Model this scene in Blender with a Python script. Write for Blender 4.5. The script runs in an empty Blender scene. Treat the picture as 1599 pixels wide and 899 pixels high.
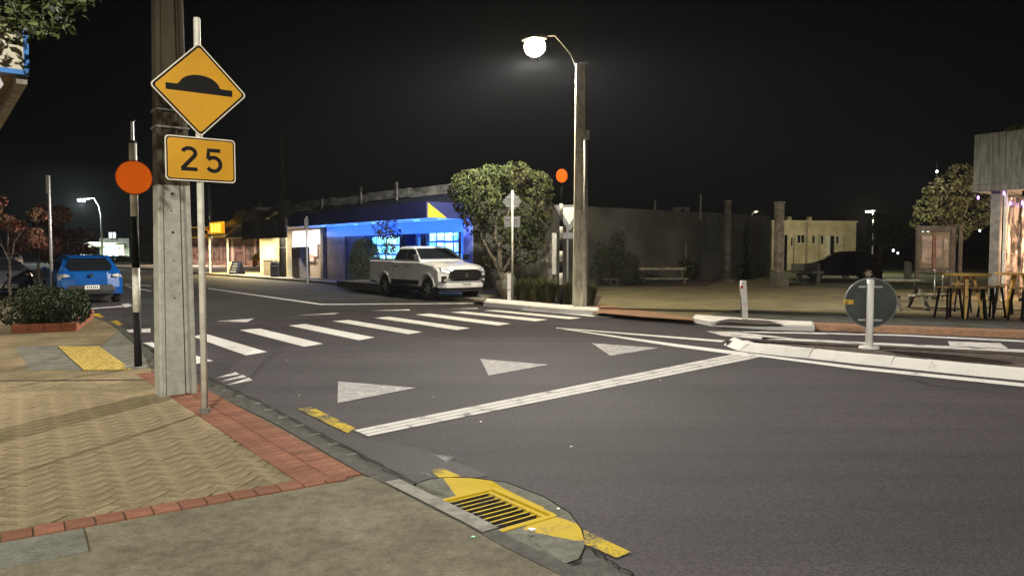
import bpy, math, random
from mathutils import Vector, Matrix
S = bpy.context.scene
R = random.Random(7)
PI = math.pi
# ---------------------------------------------------------------- camera
FPX = 1155.0; CZ = 1.65; PITCH = math.atan(57.5 / FPX)
cam = bpy.data.cameras.new('camera'); co = bpy.data.objects.new('camera', cam)
S.collection.objects.link(co); S.camera = co
cam.sensor_width = 36; cam.lens = 36 * FPX / 1599; cam.clip_start = .05; cam.clip_end = 900
co.location = (0, 0, CZ); co.rotation_euler = (PI / 2 - PITCH, 0, 0)
# ---------------------------------------------------------------- night sky
w = bpy.data.worlds.new('World'); S.world = w; w.use_nodes = True
wn = w.node_tree.nodes; wl = w.node_tree.links
sky = wn.new('ShaderNodeTexSky'); sky.sky_type = 'NISHITA'; sky.sun_disc = False
sky.sun_elevation = math.radians(25); sky.sun_rotation = math.radians(200)
sky.air_density = .6; sky.dust_density = 3
bw = wn.new('ShaderNodeHueSaturation'); bw.inputs['Saturation'].default_value = .25
wl.new(sky.outputs[0], bw.inputs['Color']); wl.new(bw.outputs[0], wn['Background'].inputs[0])
wn['Background'].inputs[1].default_value = 0.0004
S.view_settings.view_transform = 'Standard'; S.view_settings.look = 'None'
S.view_settings.exposure = 0; S.view_settings.gamma = 1
S.cycles.use_denoising = True; S.cycles.max_bounces = 6; S.cycles.diffuse_bounces = 3
S.cycles.glossy_bounces = 3; S.cycles.transmission_bounces = 4; S.cycles.transparent_max_bounces = 10
S.cycles.sample_clamp_indirect = 4; S.cycles.caustics_reflective = False; S.cycles.caustics_refractive = False
S.cycles.volume_bounces = 0; S.cycles.volume_max_steps = 64
# ---------------------------------------------------------------- helpers
def at(px, py, z=0.):
    a = (px - 799.5) / FPX; b = -(py - 449.5) / FPX
    dy = math.cos(PITCH) + b * math.sin(PITCH); dz = -math.sin(PITCH) + b * math.cos(PITCH)
    t = (z - CZ) / dz
    return Vector((a * t, dy * t, z))
def atY(px, py, Y):
    a = (px - 799.5) / FPX; b = -(py - 449.5) / FPX
    dy = math.cos(PITCH) + b * math.sin(PITCH); dz = -math.sin(PITCH) + b * math.cos(PITCH)
    t = Y / dy
    return Vector((a * t, Y, CZ + dz * t))
def link(o, parent=None):
    S.collection.objects.link(o)
    if parent: o.parent = parent
    return o
def thing(name, label, cat, loc=(0, 0, 0), rz=0, group=None):
    o = bpy.data.objects.new(name, None); o.empty_display_size = .1; link(o)
    o.location = loc; o.rotation_euler = (0, 0, rz); o['label'] = label; o['category'] = cat
    if group: o['group'] = group
    return o
def struct(o): o['kind'] = 'structure'; return o
def stuff(o): o['kind'] = 'stuff'; return o
def tag(o, label, cat, group=None):
    o['label'] = label; o['category'] = cat
    if group: o['group'] = group
    return o
def dup(root, loc, rz=None, label=None):
    r = root.copy(); S.collection.objects.link(r); r.location = loc
    if rz is not None: r.rotation_euler = (0, 0, rz)
    if label: r['label'] = label
    for ch in list(root.children):
        c = ch.copy(); S.collection.objects.link(c); c.parent = r
        for g in list(ch.children):
            d = g.copy(); S.collection.objects.link(d); d.parent = c
    return r
class MB:
    def __init__(s): s.v = []; s.f = []; s.m = []; s.t = []; s.tone = []
    def face(s, idx, mi=0, tn=.5): s.f.append(tuple(idx)); s.m.append(mi); s.tone.append(tn)
    def poly(s, pts, mi=0, tn=.5):
        b = len(s.v); s.v += [tuple(p) for p in pts]; s.face(range(b, b + len(pts)), mi, tn); return s
    def box(s, x0, x1, y0, y1, z0, z1, mi=0, M=None, tn=.5):
        b = len(s.v)
        P = [(x0, y0, z0), (x1, y0, z0), (x1, y1, z0), (x0, y1, z0), (x0, y0, z1), (x1, y0, z1), (x1, y1, z1), (x0, y1, z1)]
        if M: P = [tuple(M @ Vector(p)) for p in P]
        s.v += P
        for q in ((0, 3, 2, 1), (4, 5, 6, 7), (0, 1, 5, 4), (1, 2, 6, 5), (2, 3, 7, 6), (3, 0, 4, 7)): s.face([b + i for i in q], mi, tn)
        return s
    def bar(s, a, c, w, h=None, mi=0, up=(0, 0, 1)):
        a = Vector(a); c = Vector(c); h = h or w; d = (c - a).normalized(); u = Vector(up)
        if abs(d.dot(u)) > .98: u = Vector((1, 0, 0))
        x = d.cross(u).normalized() * w / 2; y = x.cross(d).normalized() * h / 2; b = len(s.v)
        for p in (a, c):
            for q in (-x - y, x - y, x + y, -x + y): s.v.append(tuple(p + q))
        for q in ((0, 1, 2, 3), (7, 6, 5, 4), (0, 4, 5, 1), (1, 5, 6, 2), (2, 6, 7, 3), (3, 7, 4, 0)): s.face([b + i for i in q], mi)
        return s
    def tube(s, pts, rad, n=8, mi=0, cap=True):
        pts = [Vector(p) for p in pts]; b = len(s.v)
        if not isinstance(rad, (list, tuple)): rad = [rad] * len(pts)
        x = None
        for i, p in enumerate(pts):
            d = (pts[min(i + 1, len(pts) - 1)] - pts[max(i - 1, 0)]).normalized()
            if x is None:
                x = d.cross(Vector((0, 0, 1)) if abs(d.z) < .9 else Vector((1, 0, 0))).normalized()
            else: x = (x - d * x.dot(d)).normalized()
            y = d.cross(x)
            for k in range(n):
                a = 2 * PI * k / n; s.v.append(tuple(p + (x * math.cos(a) + y * math.sin(a)) * rad[i]))
        for i in range(len(pts) - 1):
            for k in range(n):
                k2 = (k + 1) % n; s.face((b + i * n + k, b + i * n + k2, b + (i + 1) * n + k2, b + (i + 1) * n + k), mi)
        if cap:
            s.face([b + k for k in range(n)][::-1], mi); s.face([b + (len(pts) - 1) * n + k for k in range(n)], mi)
        return s
    def prism(s, pts, d, mi=0, mi_side=None):
        """pts: planar loop of 3-D points, extruded by vector d"""
        d = Vector(d); n = len(pts); b = len(s.v); pts = [Vector(p) for p in pts]
        s.v += [tuple(p) for p in pts] + [tuple(p + d) for p in pts]
        s.face(list(range(b, b + n))[::-1], mi); s.face(range(b + n, b + 2 * n), mi)
        for k in range(n):
            k2 = (k + 1) % n; s.face((b + k, b + k2, b + n + k2, b + n + k), mi if mi_side is None else mi_side)
        return s
    def loft(s, rings, mi=0, cap=True, closed=True):
        n = len(rings[0]); b = len(s.v)
        for r in rings: s.v += [tuple(p) for p in r]
        for i in range(len(rings) - 1):
            for k in range(n if closed else n - 1):
                k2 = (k + 1) % n; s.face((b + i * n + k, b + i * n + k2, b + (i + 1) * n + k2, b + (i + 1) * n + k), mi)
        if cap: s.face(list(range(b, b + n))[::-1], mi); s.face(range(b + (len(rings) - 1) * n, b + len(rings) * n), mi)
        return s
    def mesh(s, name, mats, smooth=False, bevel=0):
        me = bpy.data.meshes.new(name); me.from_pydata(s.v, [], s.f); 
        for m in (mats if isinstance(mats, (list, tuple)) else [mats]): me.materials.append(m)
        me.polygons.foreach_set('material_index', s.m)
        if smooth: me.polygons.foreach_set('use_smooth', [True] * len(s.f))
        if any(t != .5 for t in s.tone):
            at_ = me.attributes.new('tone', 'FLOAT', 'FACE'); at_.data.foreach_set('value', s.tone)
        me.update(); return me
    def build(s, name, mats, parent=None, smooth=False, bevel=0, fix=True, angle=None):
        me = s.mesh(name, mats, smooth); o = bpy.data.objects.new(name, me); link(o, parent)
        if fix:
            import bmesh
            bm = bmesh.new(); bm.from_mesh(me); bmesh.ops.recalc_face_normals(bm, faces=bm.faces); bm.to_mesh(me); bm.free()
        if bevel:
            md = o.modifiers.new('bevel', 'BEVEL'); md.width = bevel; md.segments = 2; md.limit_method = 'ANGLE'; md.angle_limit = math.radians(40)
        if smooth and angle:
            pass
        return o
# ---------------------------------------------------------------- materials
def mat(name, col, rough=.7, var=.12, scale=6., bump=0., bscale=60., metal=0., col2=None, emit=None, es=0., tone=0., rnd=0., spec=.5, mixlo=.4, mixhi=.6, coat=0., stretch=None, detail=5, grain=0.):
    m = bpy.data.materials.new(name); m.use_nodes = True; nt = m.node_tree; N = nt.nodes; L = nt.links
    p = N['Principled BSDF']; p.inputs['Roughness'].default_value = rough; p.inputs['Metallic'].default_value = metal
    p.inputs['Specular IOR Level'].default_value = spec; p.inputs['Coat Weight'].default_value = coat
    tc = N.new('ShaderNodeTexCoord'); src = tc.outputs['Object']
    if stretch:
        mp = N.new('ShaderNodeMapping'); mp.inputs['Scale'].default_value = stretch; L.new(src, mp.inputs[0]); src = mp.outputs[0]
    ns = N.new('ShaderNodeTexNoise'); ns.inputs['Scale'].default_value = scale; ns.inputs['Detail'].default_value = detail; ns.inputs['Roughness'].default_value = .62
    L.new(src, ns.inputs['Vector'])
    rp = N.new('ShaderNodeMapRange'); rp.inputs[1].default_value = mixlo; rp.inputs[2].default_value = mixhi
    L.new(ns.outputs['Fac'], rp.inputs[0])
    mx = N.new('ShaderNodeMix'); mx.data_type = 'RGBA'
    c2 = col2 or tuple(max(0, c * (1 - 2 * var)) for c in col)
    c1 = col if col2 else tuple(c * (1 + var) for c in col)
    mx.inputs['A'].default_value = (*c2, 1); mx.inputs['B'].default_value = (*c1, 1); L.new(rp.outputs[0], mx.inputs[0])
    out = mx.outputs['Result']
    if grain:
        g1 = N.new('ShaderNodeTexNoise'); g1.inputs['Scale'].default_value = 95; g1.inputs['Detail'].default_value = 4; g1.inputs['Roughness'].default_value = .8; L.new(tc.outputs['Object'], g1.inputs['Vector'])
        g2 = N.new('ShaderNodeTexNoise'); g2.inputs['Scale'].default_value = 11; g2.inputs['Detail'].default_value = 6; g2.inputs['Roughness'].default_value = .75; L.new(tc.outputs['Object'], g2.inputs['Vector'])
        ga = N.new('ShaderNodeMath'); ga.operation = 'ADD'; L.new(g1.outputs['Fac'], ga.inputs[0]); L.new(g2.outputs['Fac'], ga.inputs[1])
        gm = N.new('ShaderNodeMapRange'); gm.inputs[1].default_value = .75; gm.inputs[2].default_value = 1.25; gm.inputs[3].default_value = 1 - grain; gm.inputs[4].default_value = 1 + grain; L.new(ga.outputs[0], gm.inputs[0])
        gv = N.new('ShaderNodeVectorMath'); gv.operation = 'SCALE'; L.new(out, gv.inputs[0]); L.new(gm.outputs[0], gv.inputs['Scale']); out = gv.outputs[0]
    if tone or rnd:
        h = N.new('ShaderNodeHueSaturation'); L.new(out, h.inputs['Color'])
        a = N.new('ShaderNodeAttribute'); a.attribute_name = 'tone'
        oi = N.new('ShaderNodeObjectInfo')
        m1 = N.new('ShaderNodeMath'); m1.operation = 'MULTIPLY_ADD'; m1.inputs[1].default_value = tone; m1.inputs[2].default_value = 1 - tone * .5
        m2 = N.new('ShaderNodeMath'); m2.operation = 'MULTIPLY_ADD'; m2.inputs[1].default_value = rnd; m2.inputs[2].default_value = -rnd * .5
        m3 = N.new('ShaderNodeMath'); m3.operation = 'ADD'
        L.new((a if tone else oi).outputs['Fac' if tone else 'Random'], m1.inputs[0]); L.new(oi.outputs['Random'], m2.inputs[0])
        if not tone: m1.inputs[1].default_value = 0; m1.inputs[2].default_value = 1
        L.new(m1.outputs[0], m3.inputs[0]); L.new(m2.outputs[0], m3.inputs[1]); L.new(m3.outputs[0], h.inputs['Value']); out = h.outputs[0]
    L.new(out, p.inputs['Base Color'])
    if emit: p.inputs['Emission Color'].default_value = (*emit, 1); p.inputs['Emission Strength'].default_value = es
    if bump:
        nb = N.new('ShaderNodeTexNoise'); nb.inputs['Scale'].default_value = bscale; nb.inputs['Detail'].default_value = 3; L.new(src, nb.inputs['Vector'])
        bp = N.new('ShaderNodeBump'); bp.inputs['Strength'].default_value = bump; bp.inputs['Distance'].default_value = .01
        L.new(nb.outputs['Fac'], bp.inputs['Height']); L.new(bp.outputs[0], p.inputs['Normal'])
    return m
def glow(name, col, s, col2=None, scale=3.):
    m = bpy.data.materials.new(name); m.use_nodes = True; nt = m.node_tree; N = nt.nodes; p = N['Principled BSDF']
    p.inputs['Base Color'].default_value = (*[c * .4 for c in col], 1)
    if col2:
        tc = N.new('ShaderNodeTexCoord'); ns = N.new('ShaderNodeTexNoise'); ns.inputs['Scale'].default_value = scale; ns.inputs['Detail'].default_value = 4
        nt.links.new(tc.outputs['Object'], ns.inputs['Vector'])
        r = N.new('ShaderNodeValToRGB'); r.color_ramp.elements[0].position = .42; r.color_ramp.elements[1].position = .58
        r.color_ramp.elements[0].color = (*col2, 1); r.color_ramp.elements[1].color = (*col, 1)
        nt.links.new(ns.outputs['Fac'], r.inputs[0]); nt.links.new(r.outputs[0], p.inputs['Emission Color'])
    else: p.inputs['Emission Color'].default_value = (*col, 1)
    p.inputs['Emission Strength'].default_value = s
    return m
def paint_road(name, col, wear=.5, base=(.06, .058, .06), crack=False, rough=.6):
    m = bpy.data.materials.new(name); m.use_nodes = True; nt = m.node_tree; N = nt.nodes; L = nt.links; p = N['Principled BSDF']
    tc = N.new('ShaderNodeTexCoord'); ns = N.new('ShaderNodeTexNoise'); ns.inputs['Scale'].default_value = 45; ns.inputs['Detail'].default_value = 6; ns.inputs['Roughness'].default_value = .7
    L.new(tc.outputs['Object'], ns.inputs['Vector'])
    n2 = N.new('ShaderNodeTexNoise'); n2.inputs['Scale'].default_value = 4; L.new(tc.outputs['Object'], n2.inputs['Vector'])
    ad = N.new('ShaderNodeMath'); ad.operation = 'ADD'; L.new(ns.outputs['Fac'], ad.inputs[0]); L.new(n2.outputs['Fac'], ad.inputs[1])
    r = N.new('ShaderNodeMapRange'); r.inputs[1].default_value = wear + .28; r.inputs[2].default_value = wear + .52; L.new(ad.outputs[0], r.inputs[0])
    fac = r.outputs[0]
    if crack:
        vo = N.new('ShaderNodeTexVoronoi'); vo.feature = 'DISTANCE_TO_EDGE'; vo.inputs['Scale'].default_value = 5; L.new(tc.outputs['Object'], vo.inputs['Vector'])
        r2 = N.new('ShaderNodeMapRange'); r2.inputs[1].default_value = .0; r2.inputs[2].default_value = .05; r2.inputs[3].default_value = 1; r2.inputs[4].default_value = .55; L.new(vo.outputs['Distance'], r2.inputs[0])
        mm = N.new('ShaderNodeMath'); mm.operation = 'MULTIPLY'; L.new(fac, mm.inputs[0]); L.new(r2.outputs[0], mm.inputs[1]); fac = mm.outputs[0]
    mx = N.new('ShaderNodeMix'); mx.data_type = 'RGBA'; mx.inputs['A'].default_value = (*base, 1); mx.inputs['B'].default_value = (*col, 1)
    L.new(fac, mx.inputs[0]); L.new(mx.outputs['Result'], p.inputs['Base Color']); p.inputs['Roughness'].default_value = max(rough, .8); p.inputs['Specular IOR Level'].default_value = .12
    bp = N.new('ShaderNodeBump'); bp.inputs['Strength'].default_value = .5; bp.inputs['Distance'].default_value = .004; L.new(ns.outputs['Fac'], bp.inputs['Height']); L.new(bp.outputs[0], p.inputs['Normal'])
    return m
def asphalt(name, c, rough=.75):
    m = bpy.data.materials.new(name); m.use_nodes = True; nt = m.node_tree; N = nt.nodes; L = nt.links; p = N['Principled BSDF']
    tc = N.new('ShaderNodeTexCoord')
    n1 = N.new('ShaderNodeTexNoise'); n1.inputs['Scale'].default_value = .35; n1.inputs['Detail'].default_value = 4; L.new(tc.outputs['Object'], n1.inputs['Vector'])
    v = N.new('ShaderNodeTexVoronoi'); v.inputs['Scale'].default_value = 75; L.new(tc.outputs['Object'], v.inputs['Vector'])
    n2 = N.new('ShaderNodeTexNoise'); n2.inputs['Scale'].default_value = 30; n2.inputs['Detail'].default_value = 8; n2.inputs['Roughness'].default_value = .8; L.new(tc.outputs['Object'], n2.inputs['Vector'])
    r1 = N.new('ShaderNodeMapRange'); r1.inputs[1].default_value = .35; r1.inputs[2].default_value = .65; r1.inputs[3].default_value = .8; r1.inputs[4].default_value = 1.2; L.new(n1.outputs['Fac'], r1.inputs[0])
    cr = N.new('ShaderNodeValToRGB'); e = cr.color_ramp.elements; e[0].position = .0; e[0].color = (*[x * .3 for x in c], 1); e[1].position = 1; e[1].color = (*[min(1, x * 2.6) for x in c], 1)
    k = cr.color_ramp.elements.new(.9); k.color = (*[x * 1.25 for x in c], 1)
    sep = N.new('ShaderNodeSeparateColor'); L.new(v.outputs['Color'], sep.inputs[0])
    av = N.new('ShaderNodeMath'); av.operation = 'MULTIPLY_ADD'; av.inputs[1].default_value = .6; L.new(sep.outputs[0], av.inputs[0])
    a2 = N.new('ShaderNodeMath'); a2.operation = 'MULTIPLY'; a2.inputs[1].default_value = .5; L.new(n2.outputs['Fac'], a2.inputs[0]); L.new(a2.outputs[0], av.inputs[2])
    L.new(av.outputs[0], cr.inputs[0])
    mp = N.new('ShaderNodeMapping'); mp.inputs['Rotation'].default_value = (0, 0, math.radians(51.7)); mp.inputs['Scale'].default_value = (.05, 1.5, 1); L.new(tc.outputs['Object'], mp.inputs[0])
    n3 = N.new('ShaderNodeTexNoise'); n3.inputs['Scale'].default_value = 1; n3.inputs['Detail'].default_value = 7; n3.inputs['Roughness'].default_value = .6; L.new(mp.outputs[0], n3.inputs['Vector'])
    r3 = N.new('ShaderNodeMapRange'); r3.inputs[1].default_value = .3; r3.inputs[2].default_value = .7; r3.inputs[3].default_value = .72; r3.inputs[4].default_value = 1.22; L.new(n3.outputs['Fac'], r3.inputs[0])
    r4 = N.new('ShaderNodeMath'); r4.operation = 'MULTIPLY'; L.new(r1.outputs[0], r4.inputs[0]); L.new(r3.outputs[0], r4.inputs[1])
    mu = N.new('ShaderNodeVectorMath'); mu.operation = 'SCALE'; L.new(cr.outputs[0], mu.inputs[0]); L.new(r4.outputs[0], mu.inputs['Scale'])
    L.new(mu.outputs[0], p.inputs['Base Color']); p.inputs['Roughness'].default_value = rough; p.inputs['Specular IOR Level'].default_value = .25
    bp = N.new('ShaderNodeBump'); bp.inputs['Strength'].default_value = .8; bp.inputs['Distance'].default_value = .005; L.new(av.outputs[0], bp.inputs['Height']); L.new(bp.outputs[0], p.inputs['Normal'])
    return m
M = {}
M['asphalt'] = asphalt('asphalt', (.056, .049, .057), .88)
M['asphalt_old'] = asphalt('asphalt_old', (.048, .048, .046), .8)
M['white_paint'] = paint_road('white_paint', (.74, .74, .72), .34)
M['white_crack'] = paint_road('white_crack', (.60, .58, .59), .34, crack=True)
M['white_worn'] = paint_road('white_worn', (.66, .64, .63), .42)
M['faint'] = paint_road('faint', (.3, .3, .3), .66)
M['yellow_road'] = paint_road('yellow_road', (.56, .40, .012), .56)
M['yellow_conc'] = paint_road('yellow_conc', (.54, .385, .014), .36, base=(.14, .12, .08))
M['kerb_white'] = paint_road('kerb_white', (.76, .74, .71), .36, base=(.42, .40, .35))
M['concrete'] = mat('concrete', (.125, .112, .078), .85, .16, 1.7, .7, 120, col2=(.205, .185, .13), mixlo=.36, mixhi=.64, detail=9, grain=.4, spec=.12)
M['concrete_grey'] = mat('concrete_grey', (.16, .16, .135), .85, .15, 4, .5, 90, mixlo=.3, mixhi=.7, detail=8, grain=.4, spec=.12)
M['channel'] = mat('channel', (.085, .083, .075), .8, .2, 6, .6, 120, mixlo=.3, mixhi=.7, detail=8, grain=.45, spec=.12)
M['kerb_grey'] = mat('kerb_grey', (.24, .235, .21), .8, .15, 8, .4, 90, spec=.12)
M['joint'] = mat('joint', (.13, .105, .062), .95, .2, 8)
M['paver'] = mat('paver', (.28, .22, .135), .85, .2, .9, .8, 60, col2=(.155, .13, .075), tone=.18, rnd=.14, mixlo=.36, mixhi=.6, detail=8, grain=.4, spec=.12)
M['paver_red'] = mat('paver_red', (.225, .10, .06), .85, .16, 5, .5, 90, tone=.0, rnd=.4, col2=(.20, .085, .055), mixlo=.3, mixhi=.7, detail=8, grain=.3, spec=.12)
M['plaza'] = mat('plaza', (.25, .215, .12), .9, .2, .8, .5, 30, col2=(.16, .14, .085), mixlo=.35, mixhi=.65, detail=9, spec=.12)
M['plaza_path'] = mat('plaza_path', (.085, .085, .075), .85, .15, 2, .4, 40, spec=.12)
M['grass_ground'] = mat('grass_ground', (.05, .065, .025), .95, .3, 3, .6, 40)
M['dirt'] = mat('dirt', (.07, .05, .04), .95, .3, 6, .7, 50)
M['concrete_paint'] = mat('concrete_paint', (.33, .33, .28), .8, .07, 7, .35, 70, col2=(.235, .235, .20), mixlo=.25, mixhi=.55, detail=10, grain=.25)
M['pole_conc'] = mat('pole_conc', (.055, .045, .026), .9, .2, 5, .5, 60, stretch=(1, 1, .25), detail=8)
M['pole_white'] = mat('pole_white', (.62, .60, .52), .5, .1, 8, .1, 60)
M['galv'] = mat('galv', (.42, .42, .42), .45, .1, 20, 0, metal=.6)
M['steel'] = mat('steel', (.5, .5, .5), .35, .1, 20, metal=.9)
M['black'] = mat('black', (.008, .008, .008), .7, .1, spec=.15)
M['black_gloss'] = mat('black_gloss', (.01, .01, .012), .08, .1, coat=.5)
M['sign_yellow'] = mat('sign_yellow', (.50, .25, .008), .5, .04, 3)
M['sign_rim'] = mat('sign_rim', (.62, .56, .45), .5, .05)
M['orange'] = mat('orange', (.85, .13, .006), .85, .03, 3, spec=.1, emit=(1, .17, .01), es=.36)
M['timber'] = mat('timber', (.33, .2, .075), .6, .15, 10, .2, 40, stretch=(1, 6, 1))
M['timber_lit'] = mat('timber_lit', (.75, .45, .10), .5, .12, 10, .2, 40, stretch=(1, 6, 1))  # timber with lamplight put into a brighter colour
M['timber_grey'] = mat('timber_grey', (.14, .13, .10), .85, .25, 8, .4, 40, stretch=(8, 8, .6))
M['bark'] = mat('bark', (.10, .085, .06), .9, .3, 14, .8, 40)
M['bark_dark'] = mat('bark_dark', (.05, .045, .035), .9, .3, 14, .8, 40)
def leaf(n, c, c2, rough=.6): return mat(n, c, rough, .3, 1.1, spec=.25, col2=c2, tone=1.3, mixlo=.35, mixhi=.65)
M['leaf'] = leaf('leaf', (.036, .056, .014), (.055, .05, .018))
M['leaf_dark'] = leaf('leaf_dark', (.028, .045, .018), (.04, .05, .022))
M['leaf_mid'] = leaf('leaf_mid', (.05, .07, .02), (.07, .08, .03))
M['leaf_red'] = leaf('leaf_red', (.20, .06, .06), (.13, .09, .045))
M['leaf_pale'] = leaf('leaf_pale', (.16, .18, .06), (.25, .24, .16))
M['straw'] = leaf('straw', (.075, .07, .028), (.05, .055, .02))
M['hedge'] = leaf('hedge', (.10, .16, .025), (.08, .12, .02))
M['glass_dark'] = mat('glass_dark', (.012, .014, .018), .04, .05, coat=.8, spec=.8)
M['tyre'] = mat('tyre', (.018, .018, .018), .8, .1, 20, .2)
M['chrome'] = mat('chrome', (.6, .6, .6), .15, .03, metal=1)
# frames: u runs away along the street (to the left horizon), n points across it to the far side
U = Vector((-.62, .785, 0)).normalized(); Nn = Vector((.785, .62, 0)).normalized()
RZF = math.atan2(-U.y, -U.x)        # local x runs right along the far shopfronts, local y into the buildings
# ================================================================ GROUND
def sheet(name, pts, m, z=None, thick=0., parent=None):
    P = [Vector(p) if len(p) == 3 else Vector((p[0], p[1], z)) for p in pts]
    if z is not None: P = [Vector((p.x, p.y, z)) for p in P]
    mb = MB()
    if thick: mb.prism([p - Vector((0, 0, thick)) for p in P], (0, 0, thick))
    else: mb.poly(P)
    return mb.build(name, m, parent)
ground = struct(sheet('ground', [(-400, -60), (400, -60), (400, 600), (-400, 600)], mat('ground', (.05, .05, .045), .95, .2, .5), z=-.45))
# seam between the asphalt and the near channel, and the brick edge of the near footpath
SEAM = [at(*p) for p in [(991, 897), (915, 851), (908, 826), (890, 801), (850, 776), (790, 753), (735, 746), (700, 745), (670, 748), (652, 754), (540, 696), (450, 649), (405, 626), (331, 591), (262, 560), (238, 545), (212, 527), (195, 513), (178, 502), (158, 492), (128, 481), (100, 472)]]
SEAM = [Vector((1.9, 1.2, 0)), Vector((1.05, 2.9, 0))] + SEAM + [Vector((-18, 27.5, 0)), Vector((-34, 47.8, 0)), Vector((-70, 93.4, 0)), Vector((-110, 144, 0))]
FAR = [Vector((14.2, 12.2, 0))] + [at(*p) for p in [(1599, 527), (1440, 521), (1270, 514), (1085, 503), (1000, 496.5), (930, 490), (850, 481), (755, 474), (660, 461), (590, 450.5), (480, 440.5), (320, 428.5), (240, 422)]] + [Vector((-47, 82, 0)), Vector((-75, 118, 0)), Vector((-95, 144, 0))]
road = struct(sheet('road', [Vector((1.9, -25, 0))] + SEAM + FAR[::-1] + [Vector((40, -5, 0)), Vector((60, -25, 0))], M['asphalt']))
# older, duller asphalt beyond the raised crossing
old = sheet('asphalt_patch', [at(*p, .004) for p in [(240, 512), (340, 503), (400, 497), (470, 491.5), (530, 488), (640, 483), (745, 481), (752, 475.5), (660, 462.5), (590, 452), (480, 441.6), (320, 429.8), (240, 423.5), (205, 470), (190, 497), (206, 512)]], M['asphalt_old'], parent=road)
def mark(name, polys, m, z=.006):
    for p in polys:
        # subdivide nothing: a thin painted sheet 6 mm up
        sheet(name, [at(q[0], q[1], z) for q in p], m, parent=road)
LQ = [Vector(p) for p in ((553, 671), (575, 680.5), (1190, 556.5), (1160, 549.5))]
mark('limit_line', [[tuple(LQ[0].lerp(LQ[1], u)), tuple(LQ[0].lerp(LQ[1], v)), tuple(LQ[3].lerp(LQ[2], v)), tuple(LQ[3].lerp(LQ[2], u))] for u, v in ((0, .30), (.345, .645), (.69, 1))], M['white_worn'])
mark('give_way_triangle', [[(528, 595), (527, 629), (650, 605)], [(750, 560), (763, 586), (856, 569)], [(924, 535.5), (953, 555), (1028, 543)]], M['white_crack'])
bars = [[(222, 535), (237, 534), (333, 563), (305, 568)], [(300, 525), (322, 521), (417, 549), (384, 554.5)], [(374, 515), (405, 512.5), (505, 536.5), (475, 541)],
        [(451, 508), (477, 505.5), (585, 526.5), (561, 531)], [(519, 501), (545, 499.3), (659, 518), (638, 521.5)], [(585, 496), (608, 494.2), (734, 512), (713, 515)],
        [(648.5, 491), (671, 489.3), (797, 505), (778, 508)], [(703, 487.2), (724, 486), (855, 498.7), (836, 501.4)], [(755, 484.6), (774, 483.8), (908, 496), (890, 498)], [(812, 483.5), (828, 483), (962, 494), (948, 496)]]
mark('crossing_bar', bars, M['white_paint'])
mark('ramp_triangle', [[(338, 501.2), (397, 497), (385, 502.8)], [(462, 492.4), (530, 488), (522, 490.3)], [(578, 484.8), (638, 482.6), (641, 484.6)], [(703, 482.2), (745, 480.4), (747, 481.8)], [(148, 518.5), (235, 512), (235, 519)]], M['white_worn'], .010)
mark('lane_line', [[(325, 449.5), (325, 450.8), (500, 475.8), (503, 474.3)], [(503, 474.3), (500, 475.8), (760, 473.8), (757, 472.8)], [(192, 443), (193, 444.5), (205, 450), (236, 455), (236, 453.2), (206, 448)], [(196, 442.5), (236, 445.5), (236, 447.2), (195, 444)]], M['white_worn'], .010)
mark('parking_line', [[(112, 483.3), (112, 484.6), (192, 479), (192, 477)], [(190, 475), (195, 480), (208, 477), (200, 473.5)]], M['white_worn'], .006)
mark('edge_line', [[(868, 511), (869, 512.4), (1126, 534), (1132, 531.2)], [(868, 511.3), (880, 514), (1054, 541), (1172, 556.5), (1165, 550), (1060, 537.2)],
                   [(1165, 550.5), (1190, 557), (1340, 576.5), (1340, 572)], [(1340, 572), (1340, 576.5), (1599, 603.5), (1599, 598)]], M['white_paint'], .009)
mark('lane_edge', [[(1103, 516.8), (1128, 524), (1190, 529.5), (1240, 528), (1145, 517.5)], [(1190, 526), (1190, 529.3), (1599, 550), (1599, 545.5)],
                   [(1140, 517.5), (1190, 519.6), (1400, 524), (1599, 534), (1599, 531), (1400, 521.8), (1190, 517.2)],
                   [(1480, 532.5), (1562, 535.5), (1576, 545), (1484, 541)]], M['white_worn'], .009)
mark('hatch_mark', [[(336, 590), (368, 580.5), (374, 584)], [(345, 595), (379, 585), (386, 588)], [(355, 600.5), (389, 589), (394, 593.5)]], M['white_worn'])
mark('yellow_dash', [[(464, 638), (486, 634.5), (555, 668), (543, 676)], [(671, 734), (690, 730), (720, 743), (686, 745)], [(911, 826), (985, 861), (963, 870), (913, 849)],
                     [(116, 483.2), (130, 483), (139, 486.5), (124, 486.8)], [(140, 490), (153, 489), (164, 495), (150, 496)], [(168, 501), (182, 499.8), (193, 507), (178, 508.5)]], M['yellow_road'], .007)
mark('chalk_mark', [[(676, 709), (712, 712), (698, 721)], [(652, 738), (676, 736), (672, 742)]], M['faint'])
# little pale chips lying on the road
for (px, py) in [(892, 697), (448, 562), (467, 617), (677, 619), (751, 658), (872, 794), (1031, 594)]:
    q = at(px, py, .006); mb = MB(); s = .012
    mb.prism([q + Vector((s, 0, 0)), q + Vector((.3 * s, s, 0)), q + Vector((-s, .4 * s, 0)), q + Vector((-.5 * s, -s, 0))], (0, 0, .004)); mb.build('pebble', M['pole_white'], road)
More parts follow.
